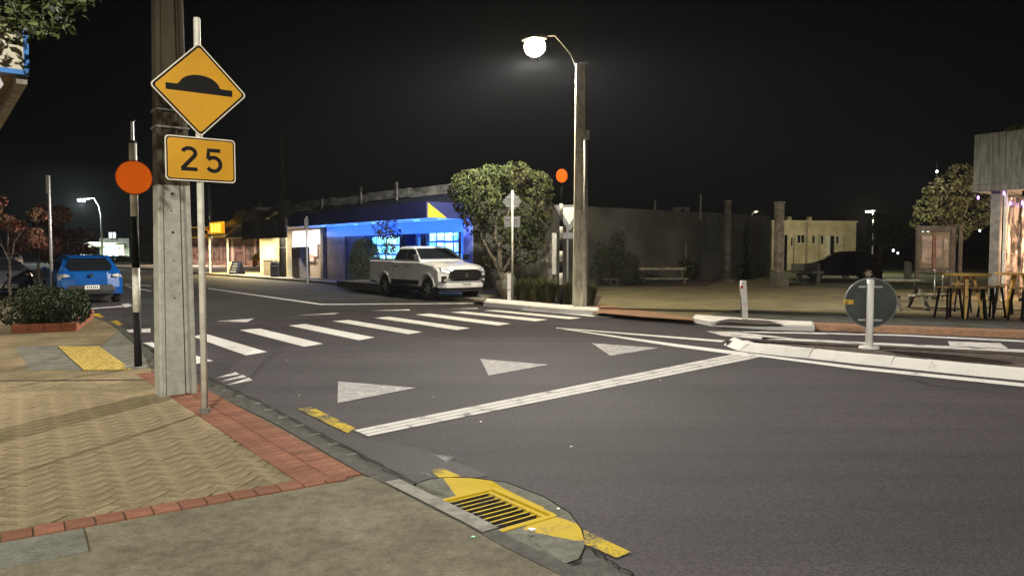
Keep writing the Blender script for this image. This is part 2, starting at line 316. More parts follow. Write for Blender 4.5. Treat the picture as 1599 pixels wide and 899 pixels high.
# darker fresh asphalt strip beside the channel, thin bitumen crack lines
sheet('asphalt_patch', [at(x, y, .004) for x, y in [(405, 626.4), (450, 649.4), (540, 696.4), (652, 754.4), (672, 748), (700, 744.6), (740, 745.6), (764, 742), (660, 700), (585, 688), (548, 680), (463, 642), (437, 637)]], asphalt('asphalt_new', (.042, .039, .043), .8), parent=road)
rc_ = random.Random(12)
for pts in ([(238, 545), (262, 560), (331, 591), (405, 626), (450, 649), (540, 696), (652, 754)], [(915, 851), (950, 872), (991, 897)], [(560, 495), (620, 500), (690, 512), (760, 530)], [(1400, 585), (1450, 600), (1599, 618)]):
    q_ = [at(x, y, .0095) for x, y in pts]; q_ = [p for i in range(len(q_) - 1) for p in [q_[i].lerp(q_[i + 1], k / 8) for k in range(8)]] + [q_[-1]]
    q_ = [p + Vector((rc_.uniform(-.012, .012), rc_.uniform(-.012, .012), 0)) for p in q_]; mb = MB()
    for i in range(len(q_) - 1):
        w_ = q_[i + 1] - q_[i]; w_ = Vector((w_.y, -w_.x, 0)).normalized() * rc_.uniform(.004, .009); mb.poly([q_[i] - w_, q_[i + 1] - w_, q_[i + 1] + w_, q_[i] + w_])
    mb.build('crack', M['tar'] if 'tar' in M else M.setdefault('tar', mat('bitumen', (.014, .013, .013), .9, .2, spec=.1)), road)
# ---------------------------------------------------------------- near footpath
EDGE_PX = [(877, 897), (790, 854), (727, 819), (649, 779), (580, 744), (568, 740), (430, 661), (331, 613), (235, 572), (222, 548), (200, 528), (187, 515), (170, 505), (150, 497), (125, 489), (95, 478)]
ZK = .1
KE = [at(p[0], p[1], ZK) for p in EDGE_PX]
KE = [Vector((1.35, 1.2, ZK)), Vector((.82, 2.6, ZK))] + KE + [Vector((-18.4, 27.2, ZK)), Vector((-34.4, 47.5, ZK)), Vector((-70.4, 93.1, ZK))]
foot = struct(sheet('footpath', KE + [Vector((-120, 93, ZK)), Vector((-60, 1, ZK)), Vector((-9, -12, ZK)), Vector((1.9, -12, ZK))], M['joint'], z=ZK - .006, thick=.5))
def offs(poly, d):
    out = []
    for i, p in enumerate(poly):
        a = poly[max(i - 1, 0)]; b = poly[min(i + 1, len(poly) - 1)]; t = (b - a).normalized()
        out.append(p + Vector((t.y, -t.x, 0)) * d)
    return out
KO = offs(KE, .11)
# kerb stone, then dished channel down to the asphalt seam
def resample(poly, n):
    L = [0]
    for i in range(1, len(poly)): L.append(L[-1] + (poly[i] - poly[i - 1]).length)
    out = []
    for k in range(n):
        t = L[-1] * k / (n - 1); i = 1
        while i < len(L) - 1 and L[i] < t: i += 1
        f = (t - L[i - 1]) / max(1e-6, L[i] - L[i - 1]); out.append(poly[i - 1].lerp(poly[i], f))
    return out
def nearest_on(poly, p):
    best = None
    for i in range(len(poly) - 1):
        a, b = poly[i], poly[i + 1]; ab = (b - a).to_2d(); t = max(0, min(1, (p.to_2d() - a.to_2d()).dot(ab) / max(1e-9, ab.length_squared)))
        q = a.lerp(b, t); d = (q.to_2d() - p.to_2d()).length
        if best is None or d < best[0]: best = (d, q)
    return best[1]
KEn = [p for p in KE if p.y < 60]
FINE = resample(KEn, 420)
kerb = MB(); chan = MB(); rows = []
fo = offs(FINE, .11)
# gully grate rectangle, measured at 6 cm below the road
GZ = -.03
G = [at(712, 788, GZ), at(745, 764, GZ), at(843, 802, GZ), at(795, 836, GZ)]
gc = sum(G, Vector()) / 4
gax = ((G[2] - G[1]) + (G[3] - G[0])).normalized(); gay = Vector((-gax.y, gax.x, 0))
if gay.dot(G[1] - G[0]) < 0: gay = -gay
gL = .34; gW = .235
gc.z = GZ
for i, p in enumerate(FINE):
    o = fo[i]; s = nearest_on(SEAM, o)
    if (s - o).length > .45: s = o + (s - o).normalized() * .32
    dg = abs((o - gc).dot(gax)); k = max(0, min(1, 1 - (dg - gL) / .35)); k = k * k * (3 - 2 * k)
    zc = -.012 + k * (GZ - .01 + .012); zs = .003 - .03 * min(1, k * 6)
    rows.append([(p.x, p.y, ZK), (o.x, o.y, ZK), (o.x * .97 + s.x * .03, o.y * .97 + s.y * .03, ZK - .02), (o.x * .93 + s.x * .07, o.y * .93 + s.y * .07, zc),
                 (o.x * .4 + s.x * .6, o.y * .4 + s.y * .6, zc * .7 - .004), (s.x, s.y, zs)])
for i in range(len(rows) - 1):
    a, b = rows[i], rows[i + 1]
    for j in (0, 1, 2): kerb.poly([a[j], b[j], b[j + 1], a[j + 1]])
    mid = Vector(a[3]); near_g = abs((mid - gc).dot(gax)) < gL + .01 and abs((mid - gc).dot(gay)) < 1
    if not near_g:
        for j in (3, 4): chan.poly([a[j], b[j], b[j + 1], a[j + 1]])
kr = struct(kerb.build('kerb', M['channel'])); struct(chan.build('gutter_channel', M['channel']))
# pale kerb lintel over the gully and the light ticks along the kerb
lt = [p for p in FINE if abs((p - gc).dot(gax)) < .62 and (p - gc).length < 1.2]
mb = MB(); lo = offs(lt, .012); lo2 = offs(lt, .122)
for i in range(len(lt) - 1):
    a, b, c, d = lo[i], lo[i + 1], lo2[i + 1], lo2[i]
    mb.poly([(a.x, a.y, ZK + .005), (b.x, b.y, ZK + .005), (c.x, c.y, ZK + .005), (d.x, d.y, ZK + .005)]); mb.poly([(d.x, d.y, ZK + .005), (c.x, c.y, ZK + .005), (c.x, c.y, ZK - .09), (d.x, d.y, ZK - .09)])
mb.build('lintel', M['kerb_grey'], kr)
for (px, py) in [(400, 632), (420, 641), (442, 653), (467, 666), (492, 680), (520, 695), (548, 711), (375, 620), (352, 611)]:
    q = at(px, py - 2, ZK); mb = MB(); c, s_ = -.62, .785
    mb.box(-.011, .011, -.045, .045, 0, .004, M=Matrix.Translation(q + Vector((0, 0, -.001))) @ Matrix.Rotation(math.atan2(U.y, U.x), 4, 'Z')); mb.build('kerb_tick', M['kerb_grey'], kr)
# gully apron: polar grid from grate frame to the seam of the concrete surround
arc_px = [(640, 772), (646, 757), (670, 748), (700, 745), (735, 746), (790, 753), (850, 776), (890, 801), (908, 826), (915, 851), (905, 872), (880, 880)]
arc = [at(p[0], p[1], 0) for p in arc_px]
kline = [Vector((p[3][0], p[3][1], p[3][2])) for p in rows]
outer = [nearest_on(kline, arc[0])] + arc[1:-1] + [nearest_on(kline, arc[-1])]
close = [p for p in kline if (p - outer[0]).dot(gax) > .02 and (outer[-1] - p).dot(gax) > .02 and (p - gc).length < 1.5]
close.sort(key=lambda p: -p.dot(gax))
ring = outer + close
def ray_poly(poly, c, d):
    best = None
    n = len(poly)
    for i in range(n):
        a = (poly[i] - c); b = (poly[(i + 1) % n] - c); e = b - a; den = d.x * e.y - d.y * e.x
        if abs(den) < 1e-9: continue
        t = (a.x * e.y - a.y * e.x) / den; s = (a.x * d.y - a.y * d.x) / den
        if t > 0 and -1e-6 <= s <= 1 + 1e-6 and (best is None or t < best): best = t
    return best
rect = [gc + gax * a * gL + gay * b * gW for a, b in ((-1, -1), (-1, 1), (1, 1), (1, -1))]
def inpoly(px, py, poly):
    c = False; n = len(poly)
    for i in range(n):
        x0, y0 = poly[i]; x1, y1 = poly[(i + 1) % n]
        if (y0 > py) != (y1 > py) and px < (x1 - x0) * (py - y0) / (y1 - y0) + x0: c = not c
    return c
def w2(px_list, z): return [tuple(at(p[0], p[1], z).to_2d()) for p in px_list]
YEL = [w2([(690, 748), (738, 746), (757, 756), (745, 766), (722, 782), (712, 772)], -.015), w2([(752, 750), (768, 757), (850, 795), (835, 806), (744, 765), (744, 756)], -.03),
       w2([(847, 799), (862, 804), (908, 827), (913, 849), (898, 849), (860, 838), (816, 825), (838, 808)], -.02)]
ap = MB(); NA, NR = 600, 40; base = len(ap.v)
for i in range(NA):
    a = 2 * PI * i / NA; d = gax * math.cos(a) + gay * math.sin(a); t0 = ray_poly(rect, gc, d); t1 = ray_poly(ring, gc, d) or t0 + .3
    t1 = max(t1, t0 + .01)
    for j in range(NR):
        f = j / (NR - 1); t = t0 + (t1 - t0) * f; q = gc + d * t
        zo = .003 if d.dot(gay) > -.25 else nearest_on(kline, q).z
        sm = f * f * (3 - 2 * f) if d.dot(gay) > -.25 else f
        ap.v.append((q.x, q.y, GZ + .008 + (zo - GZ - .008) * sm))
for i in range(NA):
    for j in range(NR - 1):
        i2 = (i + 1) % NA; idx = (i * NR + j, i2 * NR + j, i2 * NR + j + 1, i * NR + j + 1)
        c = sum((Vector(ap.v[k]) for k in idx), Vector()) / 4; mi = 0
        if any(inpoly(c.x, c.y, P_) for P_ in YEL): mi = 1
        ap.face(idx, mi)
M['iron'] = mat('iron', (.035, .028, .015), .8, .3, 20)
gully = thing('drain_gully', 'yellow painted storm drain with slotted grate set in the gutter', 'drain', (0, 0, 0))
ap.build('surround', [M['concrete_grey'], M['yellow_conc']], gully, smooth=True)
# dark joint where the surround meets the asphalt
mb = MB()
for i in range(len(arc) - 2):
    if i + 2 < len(arc) - 1: mb.bar(arc[i + 1] + Vector((0, 0, .004)), arc[i + 2] + Vector((0, 0, .004)), .006, .003)
mb.build('joint_seal', mat('tar', (.02, .018, .015), 1, .1, spec=0), gully)
GM = Matrix.Translation(gc) @ Matrix(((gax.x, gay.x, 0, 0), (gax.y, gay.y, 0, 0), (0, 0, 1, 0), (0, 0, 0, 1)))
mb = MB(); mb.box(-gL, gL, -gW, gW, -.3, -.28, M=GM)
for a in ((-gL, -gL + .01, -gW, gW), (gL - .01, gL, -gW, gW), (-gL + .01, gL - .01, gW - .01, gW), (-gL + .01, gL - .01, -gW, -gW + .01)): mb.box(*a, -.28, -.004, M=GM)
mb.build('pit', M['black'], gully)
mb = MB()
for a in ((-gL - .012, -gL + .02, -gW, gW), (gL - .02, gL + .012, -gW, gW), (-gL + .02, gL - .02, gW - .022, gW + .01)): mb.box(*a, -.02, .014, M=GM)
mb.build('frame', M['yellow_conc'], gully)
mb = MB(); mb.box(-gL + .03, gL - .03, gW - .075, gW - .042, -.02, .006, M=GM); mb.build('hinge_bar', M['yellow_conc'], gully)
nb = 10
for i in range(nb):
    x = -gL + .045 + i * (2 * gL - .09) / (nb - 1); mb = MB()
    T = GM @ Matrix.Translation((x, 0, 0)); mid_ = -gW + .10 + .02 * math.sin(i * 1.7); mb.box(-.0085, .0085, mid_, gW - .076, -.014, .003, M=T); mb.box(-.0085, .0085, -gW + .005, mid_ - .0005, -.014, .003, M=T); mb.m = [1, 0, 1, 1, 1, 1, 1, 2, 1, 1, 1, 1]; mb.build('grate_bar', [M['yellow_conc'], M['iron'], M['kerb_grey']], gully)
lid = MB(); q = at(832, 827, .0); lid.prism([q + Vector((.02, 0, 0)), q + Vector((0, .015, 0)), q + Vector((-.03, .01, 0)), q + Vector((-.01, -.02, 0))], (0, 0, .008))
tag(lid.build('litter_scrap', M['pole_white']), 'scrap of white litter lying on the corner of the drain grate', 'litter')
gl = MB(); q = at(739, 838, ZK + .002); gl.prism([q + Vector((.013, .003, 0)), q + Vector((0, .011, 0)), q + Vector((-.014, 0, 0)), q + Vector((0, -.006, 0))], (0, 0, .004))
tag(gl.build('gum_spot', mat('mint', (.25, .7, .4), .6)), 'small mint green blob stuck on the concrete footpath by the drain', 'litter')
# ---------------------------------------------------------------- paving on the near footpath
def clip(poly, a, b):      # keep left of a->b
    out = []; n = len(poly)
    def side(p): return (b[0] - a[0]) * (p[1] - a[1]) - (b[1] - a[1]) * (p[0] - a[0])
    for i in range(n):
        p, q = poly[i], poly[(i + 1) % n]; sp, sq = side(p), side(q)
        if sp >= 0: out.append(p)
        if (sp >= 0) != (sq >= 0):
            t = sp / (sp - sq); out.append((p[0] + (q[0] - p[0]) * t, p[1] + (q[1] - p[1]) * t))
    return out
def slab(mb, poly, z, h=.012, inset=.0025, tn=.5):
    n = len(poly)
    cx = sum(p[0] for p in poly) / n; cy = sum(p[1] for p in poly) / n; b = len(mb.v)
    r = max(.001, sum(math.hypot(p[0] - cx, p[1] - cy) for p in poly) / n)
    for p in poly: mb.v.append((p[0], p[1], z - h))
    for p in poly: mb.v.append((p[0], p[1], z - .003))
    for p in poly: mb.v.append((p[0] + (cx - p[0]) * inset / r, p[1] + (cy - p[1]) * inset / r, z))
    for k in range(n):
        k2 = (k + 1) % n
        mb.face((b + k, b + k2, b + n + k2, b + n + k), 0, tn); mb.face((b + n + k, b + n + k2, b + 2 * n + k2, b + 2 * n + k), 0, tn)
    mb.face([b + 2 * n + k for k in range(n)], 0, tn)
def area(p): return abs(sum(p[i][0] * p[(i + 1) % len(p)][1] - p[(i + 1) % len(p)][0] * p[i][1] for i in range(len(p)))) / 2
ROW_OUT = [(-60, 853), (0, 846), (150, 822), (450, 768), (568, 742)]      # foot of the red border row (towards the concrete)
Wp = lambda px, py: at(px, py, ZK).to_2d()
# the row and strips are straight enough: fit lines
ra = Wp(0, 846); rb = Wp(568, 744); rd = (rb - ra).normalized(); rn = Vector((-rd.y, rd.x))
sa = Wp(568, 741); sb = Wp(331, 612); sd = (sb - sa).normalized(); sn = Vector((sd.y, -sd.x)); sn = sn if sn.x < 0 else -sn
ROWW = .165
brick_me = {}
def brick_obj(name, cx, cy, rot, lx, ly, m, dz=0., tilt=(0, 0)):
    key = (round(lx, 3), round(ly, 3), m.name)
    if key not in brick_me:
        t = MB(); slab(t, [(-lx / 2, -ly / 2), (lx / 2, -ly / 2), (lx / 2, ly / 2), (-lx / 2, ly / 2)], 0, .02); brick_me[key] = t.mesh(name, m)
    o = bpy.data.objects.new(name, brick_me[key]); link(o, foot); o.location = (cx, cy, ZK + .004 + dz); o.rotation_euler = (tilt[0], tilt[1], rot); return o
ang = math.atan2(rd.y, rd.x); k = 0
i = -11
L_row = (rb - ra).length
while (i + .5) * .150 < L_row - .1:
    c = ra + rd * ((i + .5) * .150) + rn * (ROWW / 2)
    brick_obj('brick', c.x, c.y, ang, .141, ROWW - .008, M['paver_red'], R.uniform(-.001, .0025), (R.uniform(-.012, .012), R.uniform(-.012, .012))); i += 1
# two soldier strips beside the kerb, up past the concrete pole
sang = math.atan2(sd.y, sd.x)
def strip(s0, s1, off, wid, pitch=.105):
    s = s0
    while s < s1:
        c = sa + sd * (s + pitch / 2) + sn * (off + wid / 2)
        # keep out of the border row
        if (c - ra).dot(rn) > ROWW * .5:
            brick_obj('brick', c.x, c.y, sang, pitch - .007, wid - .008, M['paver_red'], R.uniform(-.001, .0025), (R.uniform(-.01, .01), R.uniform(-.01, .01)))
        s += pitch
SL = (sb - sa).length
SW = .215
strip(0.02, SL + 1.75, .0, SW); strip(0.02, SL + 1.75, SW, SW)
# herringbone field
field_edge = sa + sn * (2 * SW)
fa = math.radians(8)
cosf, sinf = math.cos(ang + fa), math.sin(ang + fa)
LIM = [((ra + rn * ROWW), rd), ]
def keep(poly):
    a = ra + rn * (ROWW + .003); poly = clip(poly, a, a + rd)
    if len(poly) > 2:
        a = field_edge + sn * .003; poly = clip(poly, a, a + sd)
    if len(poly) > 2:
        a = Wp(238, 590); b = Wp(0, 588); poly = clip(poly, b + (a - b) * -3, a) if False else poly
    return poly
def frame2(px, py): return Vector(Wp(px, py))
TOP = (Wp(0, 597), Wp(236, 594))
cands = []
Lp, Wd = .2, .1
for a in range(-46, 46):
    for b in range(-30, 60):
        # classic herringbone generator
        for kind in (0, 1):
            ox = (a * Lp) + b * Wd; oy = b * Wd - a * Lp * 0
            x0 = b * Wd + a * 2 * Lp; y0 = b * Wd
            if kind == 0: r_ = (x0, y0, x0 + Lp, y0 + Wd)
            else: r_ = (x0 + Lp, y0 - Wd, x0 + Lp + Wd, y0 + Wd)
            g = .0035
            loc = [(r_[0] + g, r_[1] + g), (r_[2] - g, r_[1] + g), (r_[2] - g, r_[3] - g), (r_[0] + g, r_[3] - g)]
            org = ra + rd * 1.6 + rn * .4
            # rotate by 45 degrees for the diagonal lay
            ca, sa_ = math.cos(ang + PI / 4), math.sin(ang + PI / 4)
            P_ = [(org.x + x * ca - y * sa_, org.y + x * sa_ + y * ca) for x, y in loc]
            cx = sum(p[0] for p in P_) / 4; cy = sum(p[1] for p in P_) / 4
            if cy < 2.6 or cy > 9.9 or cx < -.74 * cy - .5: continue
            c = Vector((cx, cy))
            if (c - (ra + rn * ROWW)).dot(rn) < -.15 or (c - field_edge).dot(sn) < -.15: continue
            Q = keep(P_)
            if len(Q) > 2: Q = clip(Q, TOP[1], TOP[0])
            if len(Q) < 3 or area(Q) < .0015: continue
            cands.append((cy, cx, kind, len(Q) == 4 and abs(area(Q) - area(P_)) < 1e-6, Q))
cands.sort(key=lambda c: c[0] + abs(c[1]) * .1)
rest = MB(); n_ind = 0
ca45 = ang + PI / 4
for cy, cx, kind, full, Q in cands:
    if full and n_ind < 290 and cx > -.70 * cy:
        brick_obj('paver', cx, cy, ca45 + (PI / 2 if kind else 0), Lp - .007, Wd - .007, M['paver'], R.uniform(-.002, .002), (R.uniform(-.008, .008), R.uniform(-.008, .008))); n_ind += 1
    else: slab(rest, Q, ZK + .004 + R.uniform(-.002, .002), tn=R.random())
stuff(rest.build('paver_field', M['paver'], foot))
print('pavers', n_ind, len(cands))
# concrete slabs below the border row
def slab_px(name, pts, m, z, parent=foot, h=.03):
    t = MB(); slab(t, [tuple(at(p[0], p[1], ZK).to_2d()) for p in pts], z, h, .004); return t.build(name, m, parent)
KW = [tuple(p.to_2d()) for p in KE]
def slab_w(name, P_, m, z, parent=foot, h=.03):
    t = MB(); slab(t, P_, z, h, .004); return t.build(name, m, parent)
ja = Wp(131, 822); jb = Wp(155, 862)
dn = -rn
g = .008
def on_row(s, d): v = ra + rd * s - rn * d; return (v.x, v.y)
sj = (ja - ra).dot(rd)
slab_w('concrete_slab', [on_row(-2.2, .012), on_row(-2.2, .40), on_row(sj - .004, .40), on_row(sj - .004, .012)], M['concrete_grey'], ZK + .001)
edge_pts = [tuple(p.to_2d()) for p in KE[0:7]]
big = [on_row(sj + .006, .012)] + [on_row(L_row - .01, .012)] + [(p[0] - .006, p[1]) for p in edge_pts[::-1]] + [(1.3, -6), (-4.5, -6), on_row(-2.2, .412), on_row(sj + .006, .412)]
mb = MB(); mb.poly([(p[0], p[1], ZK) for p in big]); mb.build('concrete_slab', M['concrete'], foot)
# ramp to the crossing, tactile pavers, plain paving strip beyond
strip_pts = [(-60, 594), (-60, 548), (25, 541), (45, 577), (130, 577), (236, 574), (236, 592)]
mb = MB(); mb.poly([at(x, y, ZK + .002) for x, y in strip_pts]); mb.build('paving_strip', M['paver'], foot)
mb = MB(); mb.poly([at(x, y, ZK + .004) for x, y in [(25, 541), (75, 539), (160, 538), (186, 516), (200, 529), (222, 549), (234, 573), (130, 577), (45, 578)]]); mb.build('ramp_slab', M['concrete_grey'], foot)
mb = MB(); mb.poly([at(x, y, ZK + .001) for x, y in [(-80, 548), (25, 541), (160, 537), (186, 515), (168, 504), (150, 497), (120, 489), (-40, 510), (-200, 530)]]); mb.build('paving_strip', M['paver'], foot)
T4 = [at(x, y, ZK + .008) for x, y in [(90, 541), (155, 541), (206, 577), (131, 578)]]
tac = sheet('tactile_paving', T4, mat('tactile', (.40, .29, .05), .8, .2, 12, .3, 60), parent=foot)
for i in range(11):
    f = (i + .5) / 11; a = T4[0].lerp(T4[1], f); b = T4[3].lerp(T4[2], f); mb = MB(); mb.bar(a + Vector((0, 0, .004)), b + Vector((0, 0, .004)), .035, .012); mb.build('tactile_rib', mat('tactile_rib', (.50, .37, .08), .8, .2, 20) if i == 0 else bpy.data.materials['tactile_rib'], foot)
# ---------------------------------------------------------------- far footpath, plaza, islands
FE = [Vector((p.x, p.y, .1)) for p in FAR]
plaza = struct(sheet('plaza_paving', FE + [Vector((-95, 250, .1)), Vector((160, 250, .1)), Vector((160, 12.2, .1))], M['plaza'], z=.1, thick=.5))
def far_edge(i0, i1, d0, d1, name, m, z, parent=plaza, seg=None):
    src = [p for p in FE[i0:i1 + 1]]; a = offs(src, d0); b = offs(src, d1); mb = MB()
    for i in range(len(src) - 1): mb.poly([(a[i].x, a[i].y, z), (a[i + 1].x, a[i + 1].y, z), (b[i + 1].x, b[i + 1].y, z), (b[i].x, b[i].y, z)])
    return mb.build(name, m, parent)
# FE runs right to left; inland is on its right-hand side
M['brick_edge'] = mat('brick_edge', (.33, .17, .09), .85, .2, 10, .4, 40, col2=(.22, .13, .08))
far_edge(0, 3, .0, .55, 'brick_edging', M['brick_edge'], .104)
fs2 = FE[0:6]; lo3 = offs(fs2, -.14); mb = MB()
for i in range(5): mb.poly([(lo3[i].x, lo3[i].y, .002), (lo3[i + 1].x, lo3[i + 1].y, .002), (fs2[i + 1].x, fs2[i + 1].y, .1035), (fs2[i].x, fs2[i].y, .1035)])
mb.build('sloped_kerb', M['brick_edge'], plaza)
far_edge(0, 4, .55, 3.1, 'dark_path', M['plaza_path'], .104)
mb = MB(); mb.poly([at(x, y, .106) for x, y in [(905, 482), (930, 488), (1000, 494), (1085, 500), (1080, 495), (1010, 486), (960, 478), (935, 476)]]); mb.build('brick_edging', M['brick_edge'], plaza)
mb = MB(); mb.poly([at(x, y, .105) for x, y in [(1110, 448), (1150, 432), (1480, 432), (1480, 449)]]); mb.build('garden_path', M['plaza'], plaza)
mb = MB(); mb.poly([at(x, y, .108) for x, y in [(1225, 445), (1130, 415), (1200, 405), (1480, 405), (1470, 452), (1330, 450)]]); mb.build('lawn', M['grass_ground'], plaza)
mb = MB(); mb.poly([at(x, y, .105) for x, y in [(930, 448), (1105, 447), (1135, 432), (1100, 420), (930, 420)]]); mb.build('garden_bed', M['dirt'], plaza)
mb = MB(); mb.poly([at(x, y, .103) for x, y in [(735, 470), (770, 462), (940, 462), (930, 481), (850, 477)]]); mb.build('garden_bed', M['dirt'], plaza)
# footpath in front of the shops
fs = MB(); fs.poly([Vector((p.x, p.y, .104)) for p in FE[8:13]] + [at(x, y, .104) for x, y in [(240, 415), (330, 414), (440, 428), (735, 450), (770, 470)]]); fs.build('shop_footpath', mat('shop_path', (.22, .21, .18), .8, .15, 2, .2, 40), plaza)
def white_nib(pts, z0, z1, name, parent, m=None):
    t = MB(); A = [at(x, y, z0) for x, y in pts]; n = len(A); c = sum(A, Vector()) / n; b = len(t.v)
    for p in A: t.v.append(tuple(p))
    for p in A: q = p.lerp(c, .0); t.v.append((q.x, q.y, z1 - .03))
    for p in A: d = (c - p); q = p + d.normalized() * min(.05, d.length * .4); t.v.append((q.x, q.y, z1))
    for r in (0, 1):
        for k in range(n): k2 = (k + 1) % n; t.face((b + r * n + k, b + r * n + k2, b + (r + 1) * n + k2, b + (r + 1) * n + k))
    t.face([b + 2 * n + k for k in range(n)]); return t.build(name, m or M['kerb_white'], parent)
isl = struct(white_nib([(1081, 503), (1110, 509), (1200, 515), (1272, 517), (1272, 511), (1200, 507.5), (1110, 501), (1084, 499)], 0, .13, 'kerb_island', None))
isl2 = struct(white_nib([(755, 478), (800, 482), (870, 489), (934, 493), (936, 488), (870, 483), (800, 476), (760, 473)], 0, .15, 'kerb_island', None))
mb = MB(); mb.poly([at(x, y, .134) for x, y in [(1115, 502), (1140, 497.5), (1200, 501), (1225, 507), (1190, 506)]]); mb.build('soil_patch', M['dirt'], isl)
# splitter island: a run of white kerb stones round a brown surface
nk = [at(x, y) for x, y in [(1130, 538), (1150, 547), (1200, 553.5), (1265, 559.5), (1335, 567.5), (1410, 575), (1500, 584.5), (1599, 594), (1760, 611), (1960, 632)]]
fk = [at(x, y, .12) for x, y in [(1134, 529), (1165, 527), (1240, 530.5), (1340, 535), (1440, 539.5), (1599, 547.5), (1760, 556), (1960, 568)]]
nki = offs(nk, -.22)
island = struct(sheet('splitter_island', [Vector((p.x, p.y, .085)) for p in nki] + [Vector((p.x, p.y, .085)) for p in fk[::-1]], M['dirt'], z=.085, thick=.09))
nrm = Nn
nk = resample(nk[:8], 13) + nk[8:]
for i in range(len(nk) - 1):
    a = nk[i].copy(); b = nk[i + 1].copy(); t = (b - a).normalized(); gp_ = .005 if i in (1, 2, 3, 6) else .0015; a += t * gp_; b -= t * gp_; inn = Vector((-t.y, t.x, 0)); wd = .2 if i == 0 else .30
    mb = MB(); hh = .125 + R.uniform(-.006, .006)
    A = [a, a + inn * .14 + Vector((0, 0, hh - .015)), a + inn * .17 + Vector((0, 0, hh)), a + inn * wd + Vector((0, 0, hh)), a + inn * wd]
    B = [b, b + inn * .14 + Vector((0, 0, hh - .015)), b + inn * .17 + Vector((0, 0, hh)), b + inn * wd + Vector((0, 0, hh)), b + inn * wd]
    mb.loft([A, B]); mb.build('kerb_stone', M['kerb_white'], island)
# ================================================================ LIGHTS AND POLES
def lamp(name, loc, power, col, rad=.1, typ='POINT', rot=None, spot=None, parent=None, size=None):
    l = bpy.data.lights.new(name, typ); l.energy = power; l.color = col
    if typ in ('POINT', 'SPOT'): l.shadow_soft_size = rad
    if typ == 'SPOT': l.spot_size = math.radians(spot); l.spot_blend = .6
    if typ == 'AREA': l.shape = 'RECTANGLE'; l.size, l.size_y = size
    o = bpy.data.objects.new(name, l); link(o, parent); o.location = loc
    if rot: o.rotation_euler = rot
    return o
def batwing(l, lo=.2, cut=((.13, .45), (.24, 1.0)), side=None):
    '''road lantern optics: most of the light leaves at a flat angle, little straight down, none above the cut-off'''
    l.use_nodes = True; N = l.node_tree.nodes; L = l.node_tree.links; em = N['Emission']
    g = N.new('ShaderNodeNewGeometry'); s = N.new('ShaderNodeSeparateXYZ'); L.new(g.outputs['Incoming'], s.inputs[0])
    ab = N.new('ShaderNodeMath'); ab.operation = 'ABSOLUTE'; L.new(s.outputs[2], ab.inputs[0])
    r = N.new('ShaderNodeValToRGB'); e = r.color_ramp.elements
    e[0].position = .05; e[0].color = (.0, .0, .0, 1); e[1].position = 1; e[1].color = (lo * .5, lo * .5, lo * .5, 1)
    for p, v in (*cut, (.42, .9), (.75, lo)):
        k = r.color_ramp.elements.new(p); k.color = (v, v, v, 1)
    L.new(ab.outputs[0], r.inputs[0])
    # less light on the house side of the lantern than on the road side
    dt = N.new('ShaderNodeVectorMath'); dt.operation = 'DOT_PRODUCT'; dt.inputs[1].default_value = side if side else (0, 0, 0); L.new(g.outputs['Incoming'], dt.inputs[0])
    mr = N.new('ShaderNodeMapRange'); mr.inputs[1].default_value = .5; mr.inputs[2].default_value = .85; mr.inputs[3].default_value = 1; mr.inputs[4].default_value = .22; L.new(dt.outputs['Value'], mr.inputs[0])
    mm = N.new('ShaderNodeMath'); mm.operation = 'MULTIPLY'; L.new(r.outputs[0], mm.inputs[0]); L.new(mr.outputs[0], mm.inputs[1]); L.new(mm.outputs[0], em.inputs['Strength'])
def vround(name, prof, m, parent, n=20, M_=None, smooth=True):
    mb = MB(); rings = []
    for r, z in prof: rings.append([((M_ @ Vector((r * math.cos(2 * PI * k / n), r * math.sin(2 * PI * k / n), z))) if M_ else (r * math.cos(2 * PI * k / n), r * math.sin(2 * PI * k / n), z)) for k in range(n)])
    mb.loft(rings); return mb.build(name, m, parent, smooth=smooth)
def concrete_pole(name, label, base, rz, h, w0, w1, d0, d1, painted=0., m=None, hsplit=2.25):
    t = thing(name, label, 'utility pole', base, rz)
    def sec(z):
        f = z / h; w = (w0 + (w1 - w0) * f) / 2; d = (d0 + (d1 - d0) * f) / 2; c = .018
        return [(-w + c, -d, z), (-w * .70, -d, z), (-w * .66, -d + .028, z), (w * .36, -d + .028, z), (w * .42, -d + .075, z), (w * .62, -d + .075, z), (w * .70, -d, z), (w - c, -d, z), (w, -d + c, z), (w, d - c, z), (w - c, d, z), (-w + c, d, z), (-w, d - c, z), (-w, -d + c, z)]
    zs = [-.3, .8, 1.6, hsplit] if painted else [-.3]
    if painted:
        mb = MB(); mb.loft([sec(z) for z in zs]); mb.build('painted_base', M['concrete_paint'], t)
        mb = MB(); mb.loft([sec(z) for z in (hsplit + .001, 4, 6, h)]); mb.build('shaft', m or M['pole_conc'], t)
    else:
        mb = MB(); mb.loft([sec(z) for z in (-.3, 2, 4, 6, h)]); mb.build('shaft', m or M['pole_conc'], t)
    return t
